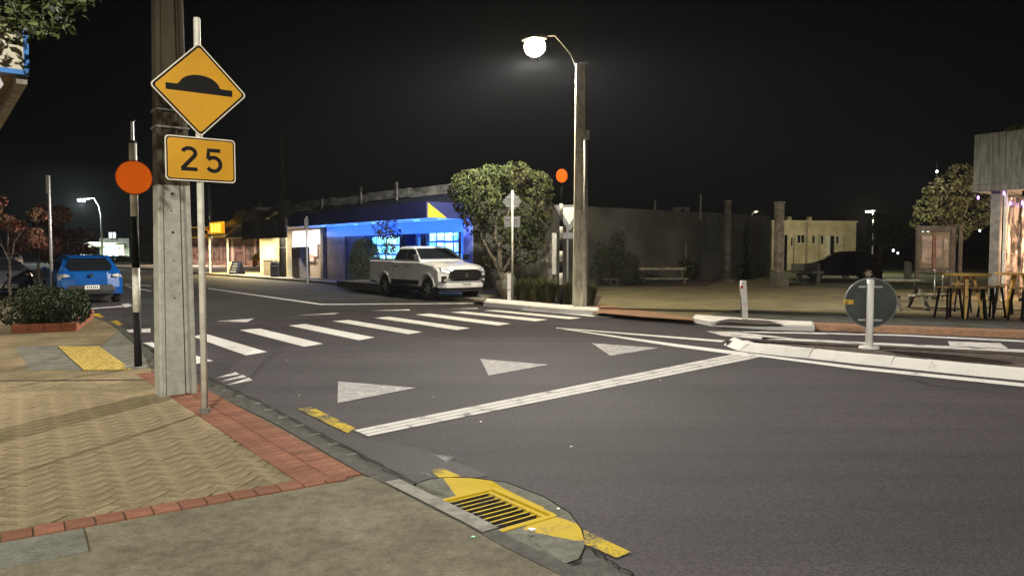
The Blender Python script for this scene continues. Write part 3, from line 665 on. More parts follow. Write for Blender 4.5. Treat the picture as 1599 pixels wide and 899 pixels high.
# near concrete utility pole
bp = at(267, 617, .1)
t = concrete_pole('utility_pole', 'large concrete utility pole with a pale painted lower half on the near footpath', bp + Vector((0, .12, 0)), math.radians(37), 9.2, .375, .16, .30, .14, 1)
for z in (1.05, 1.45, 1.75, 1.98, 2.16, 2.9):
    mb = MB(); mb.tube([(-.02 + .01 * math.sin(z * 9), -.128 + .0085 * z, z), (-.02 + .01 * math.sin(z * 9), -.08, z)], .014 if z in (1.75, 2.16) else .008, 8); mb.build('bolt_hole', M['black'], t)
M['band_dark'] = mat('band_dark', (.22, .21, .18), .6, .2, 20, metal=.3)
for z in (2.86, 3.04):
    mb = MB(); f = z / 9.2; w_ = .1875 - .1075 * f + .008; d_ = .15 - .08 * f + .008
    for a, b_ in (((-w_, -d_), (w_, -d_)), ((w_, -d_), (w_, d_)), ((-w_, d_), (-w_, -d_)), ((w_, d_), (-w_, d_))): mb.bar((a[0], a[1], z), (b_[0], b_[1], z), .008, .018)
    mb.build('steel_band', M['band_dark'], t)
mb = MB(); mb.bar((-1.1, -.12, 8.6), (1.1, -.12, 8.6), .1, .12); mb.build('crossarm', M['bark_dark'], t)
# street lamp pole across the road and its lantern
def street_lamp(name, label, base, rz, h, tip, power, col, w=(.34, .22), bowl=.16, em=60, conc=True, arm_r=.024, rad=.12, group=None, tilt=(0, 0, 0)):
    """tip: lantern position in local coordinates"""
    t = thing(name, label, 'street lamp', base, rz, group)
    if conc:
        def sec(z):
            f = z / h; a = (w[0] + (w[1] - w[0]) * f) / 2; return [(-a, -a * .8, z), (a * .1, -a * .8, z), (a * .16, -a * .6, z), (a * .3, -a * .6, z), (a * .36, -a * .8, z), (a, -a * .8, z), (a, a * .8, z), (-a, a * .8, z)]
        mb = MB(); mb.loft([sec(z) for z in (-.3, 2, 4, h)]); mb.build('pole', M['pole_conc2'], t)
    else:
        mb = MB(); mb.tube([(0, 0, -.3), (0, 0, h * .6), (0, 0, h)], [w[0] / 2, (w[0] + w[1]) / 4, w[1] / 2], 10); mb.build('pole', M['galv'], t, smooth=True)
    tp = Vector(tip); mb = MB(); st = Vector((0, -.05, h - .35)); L = (tp - st)
    pts = [st, st + Vector((L.x * .2, L.y * .2, L.z * .5 + .1)), st + Vector((L.x * .55, L.y * .55, L.z + .12)), tp + Vector((0, 0, .16))]
    mb.tube(pts, arm_r, 8); mb.build('arm', M['black'], t, smooth=True)
    Mt = Matrix.Translation(tp) @ Matrix.Rotation(math.atan2(L.y, L.x), 4, 'Z')
    mb = MB()
    prof = [(.0, .0), (.09, .10), (.13, .17), (.10, .21)]
    rings = []
    for x, hw, zz in ((-.34, .05, .14), (-.2, .13, .17), (.05, .17, .18), (.25, .15, .17), (.38, .06, .14)):
        rings.append([Mt @ Vector((x, hw * math.cos(a), .06 + max(0, math.sin(a)) * (zz - .06))) for a in [PI * k / 8 for k in range(9)]])
    mb.loft(rings); mb.build('lantern_housing', M['fascia_dark'], t, smooth=True)
    mb = MB(); rings = []
    for k in range(1, 12):
        a = PI * .78 * k / 11; rings.append([Mt @ Vector((math.sin(a) * bowl * 1.15 * math.cos(b), math.sin(a) * bowl * math.sin(b), -.12 - math.cos(a) * bowl * 1.05)) for b in [2 * PI * q / 16 for q in range(16)]])
    mb.loft(rings); mb.build('lantern_bowl', glow('bowl', (1, .80, .42), em), t, smooth=True)
    if power: ll = lamp('lantern_light', tp + Vector((0, 0, -.12 - bowl * 1.05 - rad * 1.0 - .01)), power, col, rad, typ='SPOT', rot=tilt, spot=178, parent=t).data; ll.spot_blend = .1; batwing(ll, side=(.6, .8, 0)) if conc else batwing(ll, .45, ((.16, .12), (.30, .8)))
    return t
M['fascia_dark'] = mat('housing', (.06, .06, .06), .6)
M['pole_conc2'] = mat('pole_conc2', (.74, .68, .50), .85, .2, 5, .4, 60, stretch=(1, 1, .3), detail=8)
lb = at(905, 481, .1) + Vector((0, .1, 0))
lz = 0.0; LP = atY(835, 73, 20.6); top = atY(905, 101, lb.y)
t = street_lamp('street_lamp', 'tall concrete street lamp pole with a brightly burning yellow lantern over the crossing', lb, 0, top.z - .1, LP - lb + Vector((0, 0, .12)), 13500, (1, .94, .84), w=(.36, .235), bowl=.25, em=520, tilt=(math.radians(0), 0, 0))
mb = MB(); mb.tube([(.115, -.15, -.1), (.115, -.14, 2.4), (.112, -.125, 4.8)], .032, 8); mb.build('conduit', M['pole_white'], t, smooth=True)
mb = MB(); mb.tube([(.205, -.08, -.1), (.19, -.07, 3.0), (.17, -.06, 4.6)], .018, 6); mb.build('cable', M['galv'], t, smooth=True)
mb = MB(); q = atY(917, 211, lb.y) - lb; mb.box(q.x - .04, q.x + .05, -.1, .02, q.z - .13, q.z + .13); mb.build('fuse_box', M['pole_white'], t, bevel=.01)
for z in (1.2, 2.7, 4.2):
    mb = MB(); a = .18 - .012 * z; mb.bar((-a, -.155 + .008 * z, z), (a, -.155 + .008 * z, z), .01, .02); mb.build('steel_band', M['galv'], t)
mb = MB(); top_l = top.z - lb.z - .1
for k in range(5): mb.tube([(-.1 + .05 * k, 0, top_l), (-.08 + .07 * k, -.02, top_l + .12 + .05 * (k % 2)), (.1 + .05 * k, .02, top_l + .05)], .006, 4)
mb.build('wire_tails', M['black'], t)
# the street lamp behind the photographer, on the near side
street_lamp('street_lamp', 'grey steel street lamp post standing on the footpath behind the viewer', (.4, -8.5, .1), 0, 7.6, (-.95, 2.6, 7.8), 12500, (1, .95, .83), w=(.18, .1), bowl=.17, em=30, conc=False)
# ---------------------------------------------------------------- warning sign on its post
sb_ = at(320, 645, .1)
t = thing('warning_sign', 'yellow diamond speed hump sign above a yellow 25 plate on a white post', 'road sign', sb_, math.atan2(.62, .785) )
topz = atY(303, 28, sb_.y).z - .1
mb = MB(); mb.tube([(0, 0, -.3), (0, 0, topz - .01), (0, 0, topz)], [.031, .031, .026], 14); mb.build('post', M['pole_white'], t, smooth=True)
mb = MB(); mb.tube([(0, 0, -.03), (0, 0, .045), (0, 0, .055)], [.052, .05, .04], 14); mb.build('post_collar', M['concrete_grey'], t)
def rrect(w, h, r, n=5):
    out = []
    for cx, cy, a0 in ((w - r, h - r, 0), (-w + r, h - r, 90), (-w + r, -h + r, 180), (w - r, -h + r, 270)):
        for k in range(n + 1): a = math.radians(a0 + 90 * k / n); out.append((cx + r * math.cos(a), cy + r * math.sin(a)))
    return out
def plate(parent, name, pts2, y, th, m, T=lambda p: (p[0], p[1])):
    mb = MB(); mb.prism([(T(p)[0], y, T(p)[1]) for p in pts2], (0, -th, 0)); return mb.build(name, m, parent)
zc = atY(306, 142, sb_.y).z - .1; roll = math.radians(-45)
Tr = lambda p: (p[0] * math.cos(roll) - p[1] * math.sin(roll), zc + p[0] * math.sin(roll) + p[1] * math.cos(roll))
d1 = plate(t, 'diamond_plate', rrect(.307, .307, .035), -.045, .004, M['sign_rim'], Tr)
plate(d1, 'border', rrect(.296, .296, .03), -.0495, .001, M['black'], Tr)
plate(d1, 'sign_face', rrect(.279, .279, .024), -.051, .001, M['sign_yellow'], Tr)
hp = [(-.30, .03), (-.30, -.03), (.30, -.03), (.30, .03), (.20, .03)] + [(.185 * math.cos(a) * (1.0), .02 + .115 * math.sin(a)) for a in [math.radians(q) for q in range(8, 173, 11)]] + [(-.20, .03)]
plate(d1, 'hump_symbol', hp, -.0525, .001, M['black'], lambda p: (p[0] * .99, zc + p[1]))
z2 = atY(309, 250, sb_.y).z - .1
d2 = plate(t, 'speed_plate', rrect(.315, .205, .035), -.045, .004, M['sign_rim'], lambda p: (p[0], z2 + p[1]))
plate(d2, 'border', rrect(.304, .194, .03), -.0495, .001, M['black'], lambda p: (p[0], z2 + p[1]))
plate(d2, 'sign_face', rrect(.293, .183, .024), -.051, .001, M['sign_yellow'], lambda p: (p[0], z2 + p[1]))
def ribbon(parent, name, pts, w, y, m, sc=1., ox=0., oz=0.):
    mb = MB(); L_, R_ = [], []
    for i, p in enumerate(pts):
        a = Vector(pts[max(i - 1, 0)]); b = Vector(pts[min(i + 1, len(pts) - 1)]); d = (b - a).normalized(); n = Vector((-d.y, d.x))
        if 0 < i < len(pts) - 1:
            d0 = (Vector(p) - a).normalized(); k = 1 / max(.5, abs(d0.dot(d))) ; n *= k
        L_.append(Vector(p) + n * w / 2); R_.append(Vector(p) - n * w / 2)
    for i in range(len(pts) - 1):
        q = [L_[i], L_[i + 1], R_[i + 1], R_[i]]; mb.prism([(ox + v.x * sc, y, oz + v.y * sc) for v in q], (0, -.001, 0))
    return mb.build(name, m, parent)
arc2 = lambda cx, cy, r, a0, a1, n=12, ry=None: [(cx + r * math.cos(math.radians(a0 + (a1 - a0) * k / n)), cy + (ry or r) * math.sin(math.radians(a0 + (a1 - a0) * k / n))) for k in range(n + 1)]
two = arc2(0, .055, .057, 165, -30, 12, .045) + [(-.055, -.082), (-.062, -.093)]
ribbon(d2, 'numeral', two, .035, -.0525, M['black'], 1, -.108, z2 - .003); ribbon(d2, 'numeral', [(-.07, -.092), (.072, -.092)], .034, -.0527, M['black'], 1, -.108, z2 - .003)
ribbon(d2, 'numeral', [(.062, .094), (-.045, .094), (-.052, .012)], .034, -.0525, M['black'], 1, .112, z2 - .003)
ribbon(d2, 'numeral', [(-.052, .006)] + arc2(0, -.035, .062, 128, -150, 14, .064), .035, -.0527, M['black'], 1, .112, z2 - .003)
for z in (zc + .2, zc - .2, z2 + .1, z2 - .1):
    mb = MB(); mb.box(-.055, .055, -.046, .045, z - .015, z + .015); mb.build('clamp', M['galv'], t)
# ---------------------------------------------------------------- crossing beacons
def beacon(label, base, rz, h, bands, disc_z, disc_r, fl=.8):
    t = thing('crossing_beacon', label, 'beacon', base, rz, 'orange disc beacons at the pedestrian crossing')
    r = .048; z0, i = -.2, 0
    for z, c in bands:
        mb = MB(); mb.tube([(0, 0, z0), (0, 0, z)], r, 14); mb.build('pole_band', M['pole_white'] if c else M['black'], t, smooth=True); z0 = z
    mb = MB(); mb.tube([(0, 0, disc_z), (0, 0, disc_z + .02)], .03, 8); mb.build('collar', M['galv'], t)
    rim = [(disc_r * math.cos(a) * fl, disc_r * math.sin(a)) for a in [2 * PI * k / 36 for k in range(36)]]
    mb = MB(); mb.prism([(p[0] * 1.05, -.052, disc_z + p[1] * 1.05) for p in rim], (0, -.02, 0)); d = mb.build('disc_rim', M['sign_rim_dark'], t)
    mb = MB(); mb.prism([(p[0] * .985, -.0725, disc_z + p[1] * .985) for p in rim], (0, -.004, 0)); mb.build('disc', M['orange'], t)
    mb = MB(); mb.tube([(0, 0, h - .0), (0, 0, h + .02)], .04, 10); mb.build('cap', M['black'], t)
    return t
M['sign_rim_dark'] = mat('sign_rim_dark', (.25, .04, .01), .5)
b1 = at(216, 574, .1)
zz = lambda y, x=211: atY(x, y, b1.y).z - .1
t = beacon('black and white banded beacon pole with a large orange disc beside the concrete pole', b1, math.radians(32), zz(190), [(zz(487), 0), (zz(418), 1), (zz(338), 0), (zz(224), 1), (zz(220), 0)], zz(278), .215, 1.)
mb = MB(); mb.tube([(0, 0, zz(221)), (0, 0, zz(189))], .02, 10); mb.build('aerial', M['steel'], t)
mb = MB(); mb.box(-.16, .10, -.12, .12, -.02, .02); mb.build('base_slab', M['kerb_grey'], t)
b2 = at(876, 476, .1); z2_ = lambda y: atY(875, y, b2.y).z - .1
beacon('black and white banded beacon pole with a small orange disc across the road', b2, .1, z2_(262), [(z2_(444), 0), (z2_(426), 1), (z2_(408), 0), (z2_(392), 1), (z2_(373), 0), (z2_(354), 1), (z2_(336), 0), (z2_(318), 1), (z2_(286), 0)], z2_(275), .19, .85)
# ---------------------------------------------------------------- back of the diamond sign, kerb post, give way sign
q = at(800, 470, .1); t = thing('diamond_sign_back', 'grey back of a diamond sign and plate on a slim white post beside the tree', 'road sign', q, .1)
zf = lambda y: atY(800, y, q.y).z - .1
mb = MB(); mb.tube([(0, 0, -.2), (0, 0, zf(297))], .033, 10); mb.build('post', M['pole_white'], t, smooth=True)
mb = MB(); c = zf(314); rr = .245; fl = .93
mb.prism([(rr * 1.3 * fl, .045, c), (rr * .1, .045, c + rr * 1.22), (-rr * .1, .045, c + rr * 1.22), (-rr * 1.3 * fl, .045, c), (-rr * 1.15, .045, c - rr * .16), (-rr * .15, .045, c - rr * 1.2), (rr * .15, .045, c - rr * 1.2), (rr * 1.15, .045, c - rr * .16)], (0, .004, 0)); mb.build('diamond_plate', M['galv_back'] if 'galv_back' in M else M.setdefault('galv_back', mat('galv_back', (.13, .135, .145), .6, .1)), t)
c = zf(346); mb = MB(); mb.prism([(-.25, .045, c - .19), (.25, .045, c - .19), (.25, .045, c + .17), (-.25, .045, c + .17)], (0, .004, 0)); mb.build('small_plate', M['galv_back'], t)
for z in (zf(308), zf(322), zf(341), zf(353)):
    mb = MB(); mb.box(-.2, .2, .03, .044, z - .012, z + .012); mb.build('bracket', M['galv'], t)
q = at(795, 471, .1); t = thing('kerb_post', 'short white timber marker post close beside the diamond sign post', 'post', q, 0)
mb = MB(); mb.loft([[(-.055, -.05, z), (.05, -.05, z), (.05, .05, z), (-.05, .05, z)] for z in (-.1, .5, zz_ if False else .85)]); mb.build('post', M['kerb_white'], t)
mb = MB(); mb.box(-.06, .055, -.055, .055, .35, .39); mb.build('band', M['galv'], t)
q = at(889, 469, .1) + Vector((.0, 2.4, 0)); t = thing('give_way_sign', 'white triangular sign with its small plate half hidden behind the lamp pole', 'road sign', q, math.radians(-8))
q2 = atY(899, 330, q.y); zt = atY(899, 320, q.y).z - .1; zb = atY(899, 360, q.y).z - .1; hw = 22 / FPX * q.y
mb = MB(); mb.tube([(.12, 0, -.2), (.12, 0, zt)], .033, 8); mb.build('post', M['galv'], t)
mb = MB(); mb.prism([(.18 - hw, -.045, zt), (.18 + hw, -.045, zt), (.2 + hw, -.045, zt - .05), (.22, -.045, zb), (.14, -.045, zb), (.16 - hw, -.045, zt - .05)], (0, -.004, 0)); f = mb.build('triangle_plate', M['galv_back'], t)
mb = MB(); mb.prism([(.18 - hw * .7, -.05, zt - .09), (.18 + hw * .7, -.05, zt - .09), (.18, -.05, zb + .2)], (0, -.002, 0)); mb.build('sign_face', M['pole_white'], f)
mb = MB(); mb.box(-.1, .35, -.05, -.045, zb - .28, zb - .06); mb.build('small_plate', M['galv_back'], t)
# white leaning post on the kerb island
q = at(1163, 499, .12); t = thing('leaning_post', 'chipped white timber post leaning on the kerb island with a red reflector', 'post', q, 0)
hh = atY(1160, 438, q.y).z - .12
mb = MB(); mb.loft([[(x - r, -r, z), (x + r, -r, z), (x + r * 1.1, r, z), (x - r, r, z)] for x, r, z in ((0, .055, -.02), (-.02, .06, hh * .4), (-.045, .06, hh * .8), (-.05, .055, hh))]); mb.build('post', M['kerb_white'], t)
mb = MB(); mb.bar((-.06, -.01, hh * .06), (-.09, -.0, hh * .86), .03, .05); mb.build('splint', M['timber_grey'], t)
mb = MB(); mb.box(-.12, -.075, -.075, -.055, hh * .80, hh * .88); mb.build('reflector', mat('red', (.5, .03, .02), .3), t)
# round sign seen from behind on the splitter island
q = at(1357, 543, .09); t = thing('round_sign_back', 'dark back of a round traffic sign on a short white post on the splitter island', 'road sign', q, math.radians(-10))
zf = lambda y: atY(1357, y, q.y).z - .09; c = zf(473); r = 38.5 / FPX * q.y
mb = MB(); mb.tube([(0, 0, -.1), (0, 0, zf(436))], [.058, .055], 14); mb.build('post', M['pole_white2'] if 'pole_white2' in M else M.setdefault('pole_white2', paint_road('pole_white2', (.74, .73, .7), .22, base=(.35, .34, .3))), t, smooth=True)
mb = MB(); mb.tube([(0, 0, -.02), (0, 0, .025), (0, 0, .03)], [.16, .15, .1], 16); mb.build('base_flange', M['kerb_white'], t)
mb = MB(); mb.prism([(.03 + r * math.cos(a), .065, c + r * math.sin(a)) for a in [2 * PI * k / 48 for k in range(48)]], (0, .012, 0)); d = mb.build('disc', mat('disc_back', (.03, .036, .033), .55, .15, 3), t)
mb = MB(); n_ = 48
mb.tube([(.03 + r * math.cos(a), .072, c + r * math.sin(a)) for a in [2 * PI * k / n_ for k in range(n_ + 1)]], .011, 5); mb.build('rim', M['galv_dark'] if 'galv_dark' in M else M.setdefault('galv_dark', mat('galv_dark', (.16, .17, .17), .5, .1, 20)), t)
for z in (zf(448), zf(500)):
    mb = MB(); mb.box(-.16, .2, .058, .064, z - .014, z + .014); mb.build('bracket', M['galv'], t)
mb = MB(); mb.box(-r * .98, -r * .6, .060, .0645, c - .03, c + .05); mb.build('sticker', mat('sticker', (.42, .28, .03), .6, .3, 20), t)
# far small posts
def simple_pole(name, label, px, pyb, pyt, r=.04, m='galv', z=.1, cat='post', group=None, w0=None, dy=0):
    q = at(px, pyb, z) + Vector((0, dy, 0)); hh = atY(px, pyt, q.y).z - z
    t = thing(name, label, cat, q, 0, group); mb = MB(); mb.tube([(0, 0, -.2), (0, 0, hh * .5), (0, 0, hh - .02), (0, 0, hh)], [w0 or r, ((w0 or r) + r) / 2, r, r * .7], 10); mb.build('shaft', M[m], t, smooth=True)
    return t, hh, q
t, hh, q = simple_pole('parking_sign_post', 'grey galvanised sign post by the planter in front of the parked cars', 82, 470, 274, .045)
mb = MB(); mb.box(-.055, .03, -.06, -.045, hh - .55, hh); mb.build('sign_plate', M['galv'], t)
t, hh, q = simple_pole('thin_pole', 'slim grey post standing at the far kerb just right of the sign post', 330, 416, 288, .09, 'galv', w0=.12)
t, hh, q = simple_pole('verandah_post', 'white post at the shop corner behind the sandwich board', 368, 409, 343, .08, 'pole_white', w0=.1)
t, hh, q = simple_pole('parking_sign_post', 'slim blue lit sign post on the shop side kerb', 480, 440, 338, .045, 'pole_white')
mb = MB(); mb.box(-.1, .1, -.06, -.045, hh - .6, hh - .1); mb.build('sign_plate', M['galv'], t)
t, hh, q = simple_pole('dark_utility_pole', 'dark timber utility pole beside the rubbish bin at the shops', 442, 432, 208, .13, 'bark_dark', w0=.21, cat='utility pole')
mb = MB(); mb.tube([(0, 0, 1.75), (0, 0, 1.78)], .2, 12); mb.build('steel_band', M['galv'], t)
mb = MB()
for k in range(3): mb.tube([(.22 + .02 * k, -.15, 4.2 + k), (.7 + .1 * k, -.2, 4.5 + k * .8)], .03, 6)
mb.box(.15, .6, -.3, .1, 3.4, 4.6); mb.build('transformer', M['bark_dark'], t)
for i_, (px, a, b, lab) in enumerate([(1215, 446, 317, 'lit square concrete column in the park left of the cream building'), (1135, 440, 315, 'dim square concrete column in the park left of the bare shrub')]):
    q = at(px, a, .1); hh = atY(px, b, q.y).z - .1; t = thing('park_column', lab, 'column', q, .2, 'square columns in the park'); w_ = .12 if i_ else .155
    mb = MB(); mb.loft([[(-w_, -w_, z), (w_, -w_, z), (w_, w_, z), (-w_, w_, z)] for z in (-.1, hh)]); mb.build('shaft', mat('col%d' % i_, (.22, .20, .16) if not i_ else (.10, .09, .08), .9, .25, 3, .4, 20), t)  # light put into the colour: lit column paler, dim one darker
    mb = MB(); mb.box(-w_ - .03, w_ + .03, -w_ - .03, w_ + .03, hh, hh + .06); mb.build('cap', M['concrete_grey'], t)
    mb = MB(); mb.box(-w_ - .05, w_ + .2, -w_ - .1, w_ + .1, -.1, .12 if i_ else .6); mb.build('plinth', M['concrete_grey'], t) if not i_ else mb.build('plinth', M['concrete_grey'], t)
# distant street lamps
q = at(160, 410, .1); hh = atY(160, 318, q.y).z
t = thing('street_lamp', 'distant street lamp with a curved arm at the end of the left street', 'street lamp', q, 0, 'street lamps far down the left street')
mb = MB(); tp = atY(128, 313, q.y) - q
mb.tube([(0, 0, -.2), (0, 0, hh * .8), (-.25, 0, hh * .95), (-.9, 0, tp.z + .35), (-1.7, 0, tp.z + .25), (tp.x + .3, 0, tp.z + .1)], [.16, .12, .1, .09, .08, .07], 8); mb.build('pole', M['galv'], t, smooth=True)
mb = MB(); mb.prism([(tp.x - .5, -.2, tp.z), (tp.x + .5, -.2, tp.z + .1), (tp.x + .5, .2, tp.z + .1), (tp.x - .5, .2, tp.z)], (0, 0, .15)); mb.build('lantern_housing', M['galv'], t)
mb = MB(); mb.box(tp.x - .4, tp.x + .3, -.17, .17, tp.z - .16, tp.z - .01); mb.build('lantern_bowl', glow('lamp_cool', (.9, 1, .95), 24), t)
lamp('lantern_light', (tp.x, -.3, tp.z - .5), 9500, (.85, 1, .95), .2, parent=t)
# ================================================================ VEGETATION
def leaves(mb, clumps, n, size, rng, flat=.0, shell=.55, asp=.5, up=.0):
    """small leaf-shaped quads spread through a set of ellipsoid clumps"""
    W_ = [c[3] * c[4] * c[5] for c in clumps]; tot = sum(W_)
    for c, w_ in zip(clumps, W_):
        for _ in range(int(n * w_ / tot)):
            while 1:
                v = Vector((rng.uniform(-1, 1), rng.uniform(-1, 1), rng.uniform(-1, 1)))
                if .05 < v.length < 1: break
            v = v.normalized() * (v.length ** (1 - shell))
            if math.sin(v.x * 6 + c[0] * 3) + math.sin(v.y * 7 + c[1] * 5) + math.sin(v.z * 6 + c[2] * 4) > 1.15: continue
            p = Vector((c[0] + v.x * c[3], c[1] + v.y * c[4], c[2] + v.z * c[5]))
            d = Vector((rng.gauss(0, 1), rng.gauss(0, 1), rng.gauss(0, 1) * (1 - flat) + up)).normalized()
            e = d.cross(Vector((rng.gauss(0, 1), rng.gauss(0, 1), rng.gauss(0, 1)))).normalized()
            s = size * rng.uniform(.6, 1.3); f = d.cross(e) * s * .12
            b = len(mb.v); mb.v += [tuple(p - d * s * .5), tuple(p + e * s * asp * .5 + f), tuple(p + d * s * .5), tuple(p - e * s * asp * .5 + f)]
            mb.face((b, b + 1, b + 2, b + 3), 0, rng.random())
def branch(mb, a, b, r0, r1, rng, n=5, wob=.08):
    a = Vector(a); b = Vector(b); L = (b - a).length; pts = []
    for i in range(n + 1):
        f = i / n; pts.append(a.lerp(b, f) + Vector((rng.uniform(-1, 1), rng.uniform(-1, 1), rng.uniform(-.5, .5))) * wob * L * (0 if i in (0,) else 1) * .5 + Vector((0, 0, math.sin(f * PI) * L * .05)))
    mb.tube(pts, [r0 + (r1 - r0) * i / n for i in range(n + 1)], 6, cap=True); return pts
def tree(name, label, base, clumps, nleaf, size, lm, trunk, limbs, seed=1, cat='tree', group=None, bark='bark', asp=.5, twigs=0, flat=0.):
    rng = random.Random(seed); t = thing(name, label, cat, base, 0, group)
    mb = MB()
    for (a, b, r0, r1) in trunk: branch(mb, a, b, r0, r1, rng)
    mb.build('trunk', M[bark], t, smooth=True)
    for (a, b, r0, r1) in limbs:
        mb = MB(); p = branch(mb, a, b, r0, r1, rng)
        for k in range(twigs):
            s = p[rng.randrange(2, len(p))]; e = s + Vector((rng.uniform(-.6, .6), rng.uniform(-.6, .6), rng.uniform(.0, .8))); branch(mb, s, e, r1 * .8, r1 * .25, rng, 3)
        mb.build('limb', M[bark], t, smooth=True)
    if nleaf:
        mb = MB(); leaves(mb, clumps, nleaf, size, rng, asp=asp, flat=flat); mb.build('crown', M[lm], t, fix=False)
    return t
# the round leafy tree behind the diamond sign
Yt = 25.2; cx = atY(783, 330, Yt).x; base = Vector((cx, Yt, .1))
def loc(px, py, dy=0.): v = atY(px, py, Yt + dy) - base; v.y = dy; return (v.x, v.y, v.z)
cl = []
for px, py, dy, rx, ry, rz in [(735, 285, -.3, .65, .7, .42), (770, 275, .2, .7, .8, .4), (805, 270, -.2, .55, .7, .38), (835, 285, .1, .6, .7, .42), (848, 300, -.2, .42, .5, .3), (720, 300, .3, .5, .6, .35),
                               (750, 310, -.5, .7, .6, .45), (790, 305, .5, .8, .8, .5), (830, 330, -.4, .6, .6, .45), (845, 345, .3, .45, .5, .4), (770, 345, .4, .6, .7, .45), (812, 365, -.1, .6, .6, .45), (740, 335, .2, .5, .5, .4),
                               (835, 375, .2, .45, .5, .4), (790, 385, .4, .5, .5, .35), (758, 372, .5, .4, .4, .3), (775, 405, .6, .5, .5, .3), (820, 400, .3, .5, .5, .35), (745, 350, .6, .5, .5, .4), (800, 350, .7, .6, .6, .5), (728, 318, .6, .5, .6, .4), (848, 325, .4, .4, .5, .35)]:
    l_ = loc(px, py, dy); cl.append((*l_, rx, ry, rz))
trk = [((.1, 0, -.2), loc(783, 425), .16, .11), (loc(783, 425), loc(778, 380), .10, .07)]
lmb = [(loc(783, 430), loc(752, 375), .07, .035), (loc(783, 428), loc(812, 380), .07, .035), (loc(778, 385), loc(765, 320), .06, .03), (loc(780, 390), loc(800, 310), .05, .02), (loc(812, 380), loc(838, 330), .04, .02), (loc(752, 375), loc(735, 310), .04, .02), (loc(784, 440), loc(770, 400), .06, .04)]
tree('leafy_tree', 'round broad leaved tree behind the diamond sign beside the white pickup', base, cl, 12000, .14, 'leaf', trk, lmb, 3, asp=.42)
# overhanging tree at the top left corner
Yn = 5.2; base = Vector((-4.9, 4.5, .1)); rng = random.Random(5)
cl = []
for px, py, dy, r_ in [(20, 15, .1, .30), (65, 5, -.1, .28), (50, 30, .1, .15), (95, -25, .1, .25), (12, 38, .0, .08), (-60, -40, .3, .40), (-150, -60, 0, .6), (30, -80, .2, .5), (-260, -40, -.2, .7), (-120, -220, 0, .8)]:
    v = atY(px, py, Yn + dy) - base; cl.append((v.x, v.y, v.z, r_, r_, r_ * .8))
tree('overhanging_tree', 'leafy tree overhanging the white blue edged shop canopy at top left', base, cl, 15000, .075, 'leaf_mid', [((0, 0, -.2), (.15, .1, 2.2), .14, .1), ((.15, .1, 2.2), (.1, .2, 3.6), .1, .06)],
     [((.15, .1, 2.2), (1.0, .6, 3.3), .06, .02), ((.12, .15, 2.8), (-.6, -.2, 4.1), .05, .02)], 5, asp=.5)
# young street trees with reddish leaves
for (px, pb, top_, hw, dd, seed, lab, n_) in [(16, 470, 300, 44, 0, 11, 'spindly young street tree with brown red leaves beside the planter at far left', 3200), (104, 448, 330, 34, 0, 13, 'young red leaved street tree rising behind the blue hatchback', 2200), (60, 440, 310, 40, 0, 17, 'bushy brown leaved street tree between the parked cars', 2600)]:
    q = at(px, pb, .1) if px != 104 else at(104, 418, .1); Y = q.y; s = Y / FPX; rng = random.Random(seed); cl = []
    for k in range(11):
        a = rng.uniform(-1, 1); v = atY(px + a * hw, rng.uniform(top_ + 8, top_ + 78), Y + rng.uniform(-1, 1) * hw * s * .7) - q; cl.append((v.x, v.y, v.z, rng.uniform(9, 17) * s, rng.uniform(9, 17) * s, rng.uniform(9, 15) * s))
    zt = atY(px, top_ + 45, Y).z - .1
    tree('street_tree', lab, q, cl, n_, 5.2 * s, 'leaf_red', [((0, 0, -.1), (.05, 0, zt * .55), 2.2 * s, 1.4 * s), ((.05, 0, zt * .55), (0, 0, zt), 1.4 * s, .7 * s)],
         [((.03, 0, zt * .5), (hw * s * .6, 0, zt * 1.0), 1.1 * s, .4 * s), ((.03, 0, zt * .45), (-hw * s * .6, 0, zt * .95), 1.1 * s, .4 * s)], seed, group='young street trees in the left street', asp=.6, twigs=2)
# planter with dark shrub
pl = [at(17, 521, .1), at(120, 517, .1)]; d_ = (pl[1] - pl[0]); rzp = math.atan2(d_.y, d_.x); Lp_ = d_.length
t = thing('brick_planter', 'low red brick planter edge at the corner of the near footpath', 'planter', pl[0], rzp)
M['planter_red'] = mat('planter_red', (.36, .12, .06), .8, .15, 6, .4, 60, rnd=.25)
def bricks_line(x0, y0, x1, y1, nrow, tag_parent):
    L = math.hypot(x1 - x0, y1 - y0); n = max(1, round(L / .24)); a = math.atan2(y1 - y0, x1 - x0); me = None
    for r_ in range(nrow):
        for k in range(n):
            mb = MB(); ll = L / n
            mb.box(-ll / 2 + .004, ll / 2 - .004, 0, .11, 0, .078)
            o = bpy.data.objects.new('brick', me) if me else mb.build('brick', M['planter_red'], None)
            if me is None: me = o.data
            else: link(o)
            o.parent = tag_parent; f = (k + .5) / n; o.location = (x0 + (x1 - x0) * f, y0 + (y1 - y0) * f, .002 + r_ * .083); o.rotation_euler = (0, 0, a)
bricks_line(0, 0, Lp_, 0, 2, t); bricks_line(Lp_, .115, Lp_ , 3.4, 2, t); bricks_line(-.0, 3.4, 0, .115, 2, t)
mb = MB(); mb.box(.0, Lp_ - .115, .115, 3.35, .0, .14); mb.build('soil', M['dirt'], t)
def shrub(name, label, base, rz, clumps, n, size, lm, seed, stems=5, group=None, asp=.5, bark='bark_dark'):
    rng = random.Random(seed); t = thing(name, label, 'shrub', base, rz, group)
    mb = MB()
    for k in range(stems):
        c = clumps[k % len(clumps)]; branch(mb, (c[0] * .3, c[1] * .3, 0), (c[0], c[1], c[2]), .02, .008, rng, 3)
    mb.build('stem', M[bark], t); mb = MB(); leaves(mb, clumps, n, size, rng, asp=asp); mb.build('crown', M[lm], t, fix=False); return t
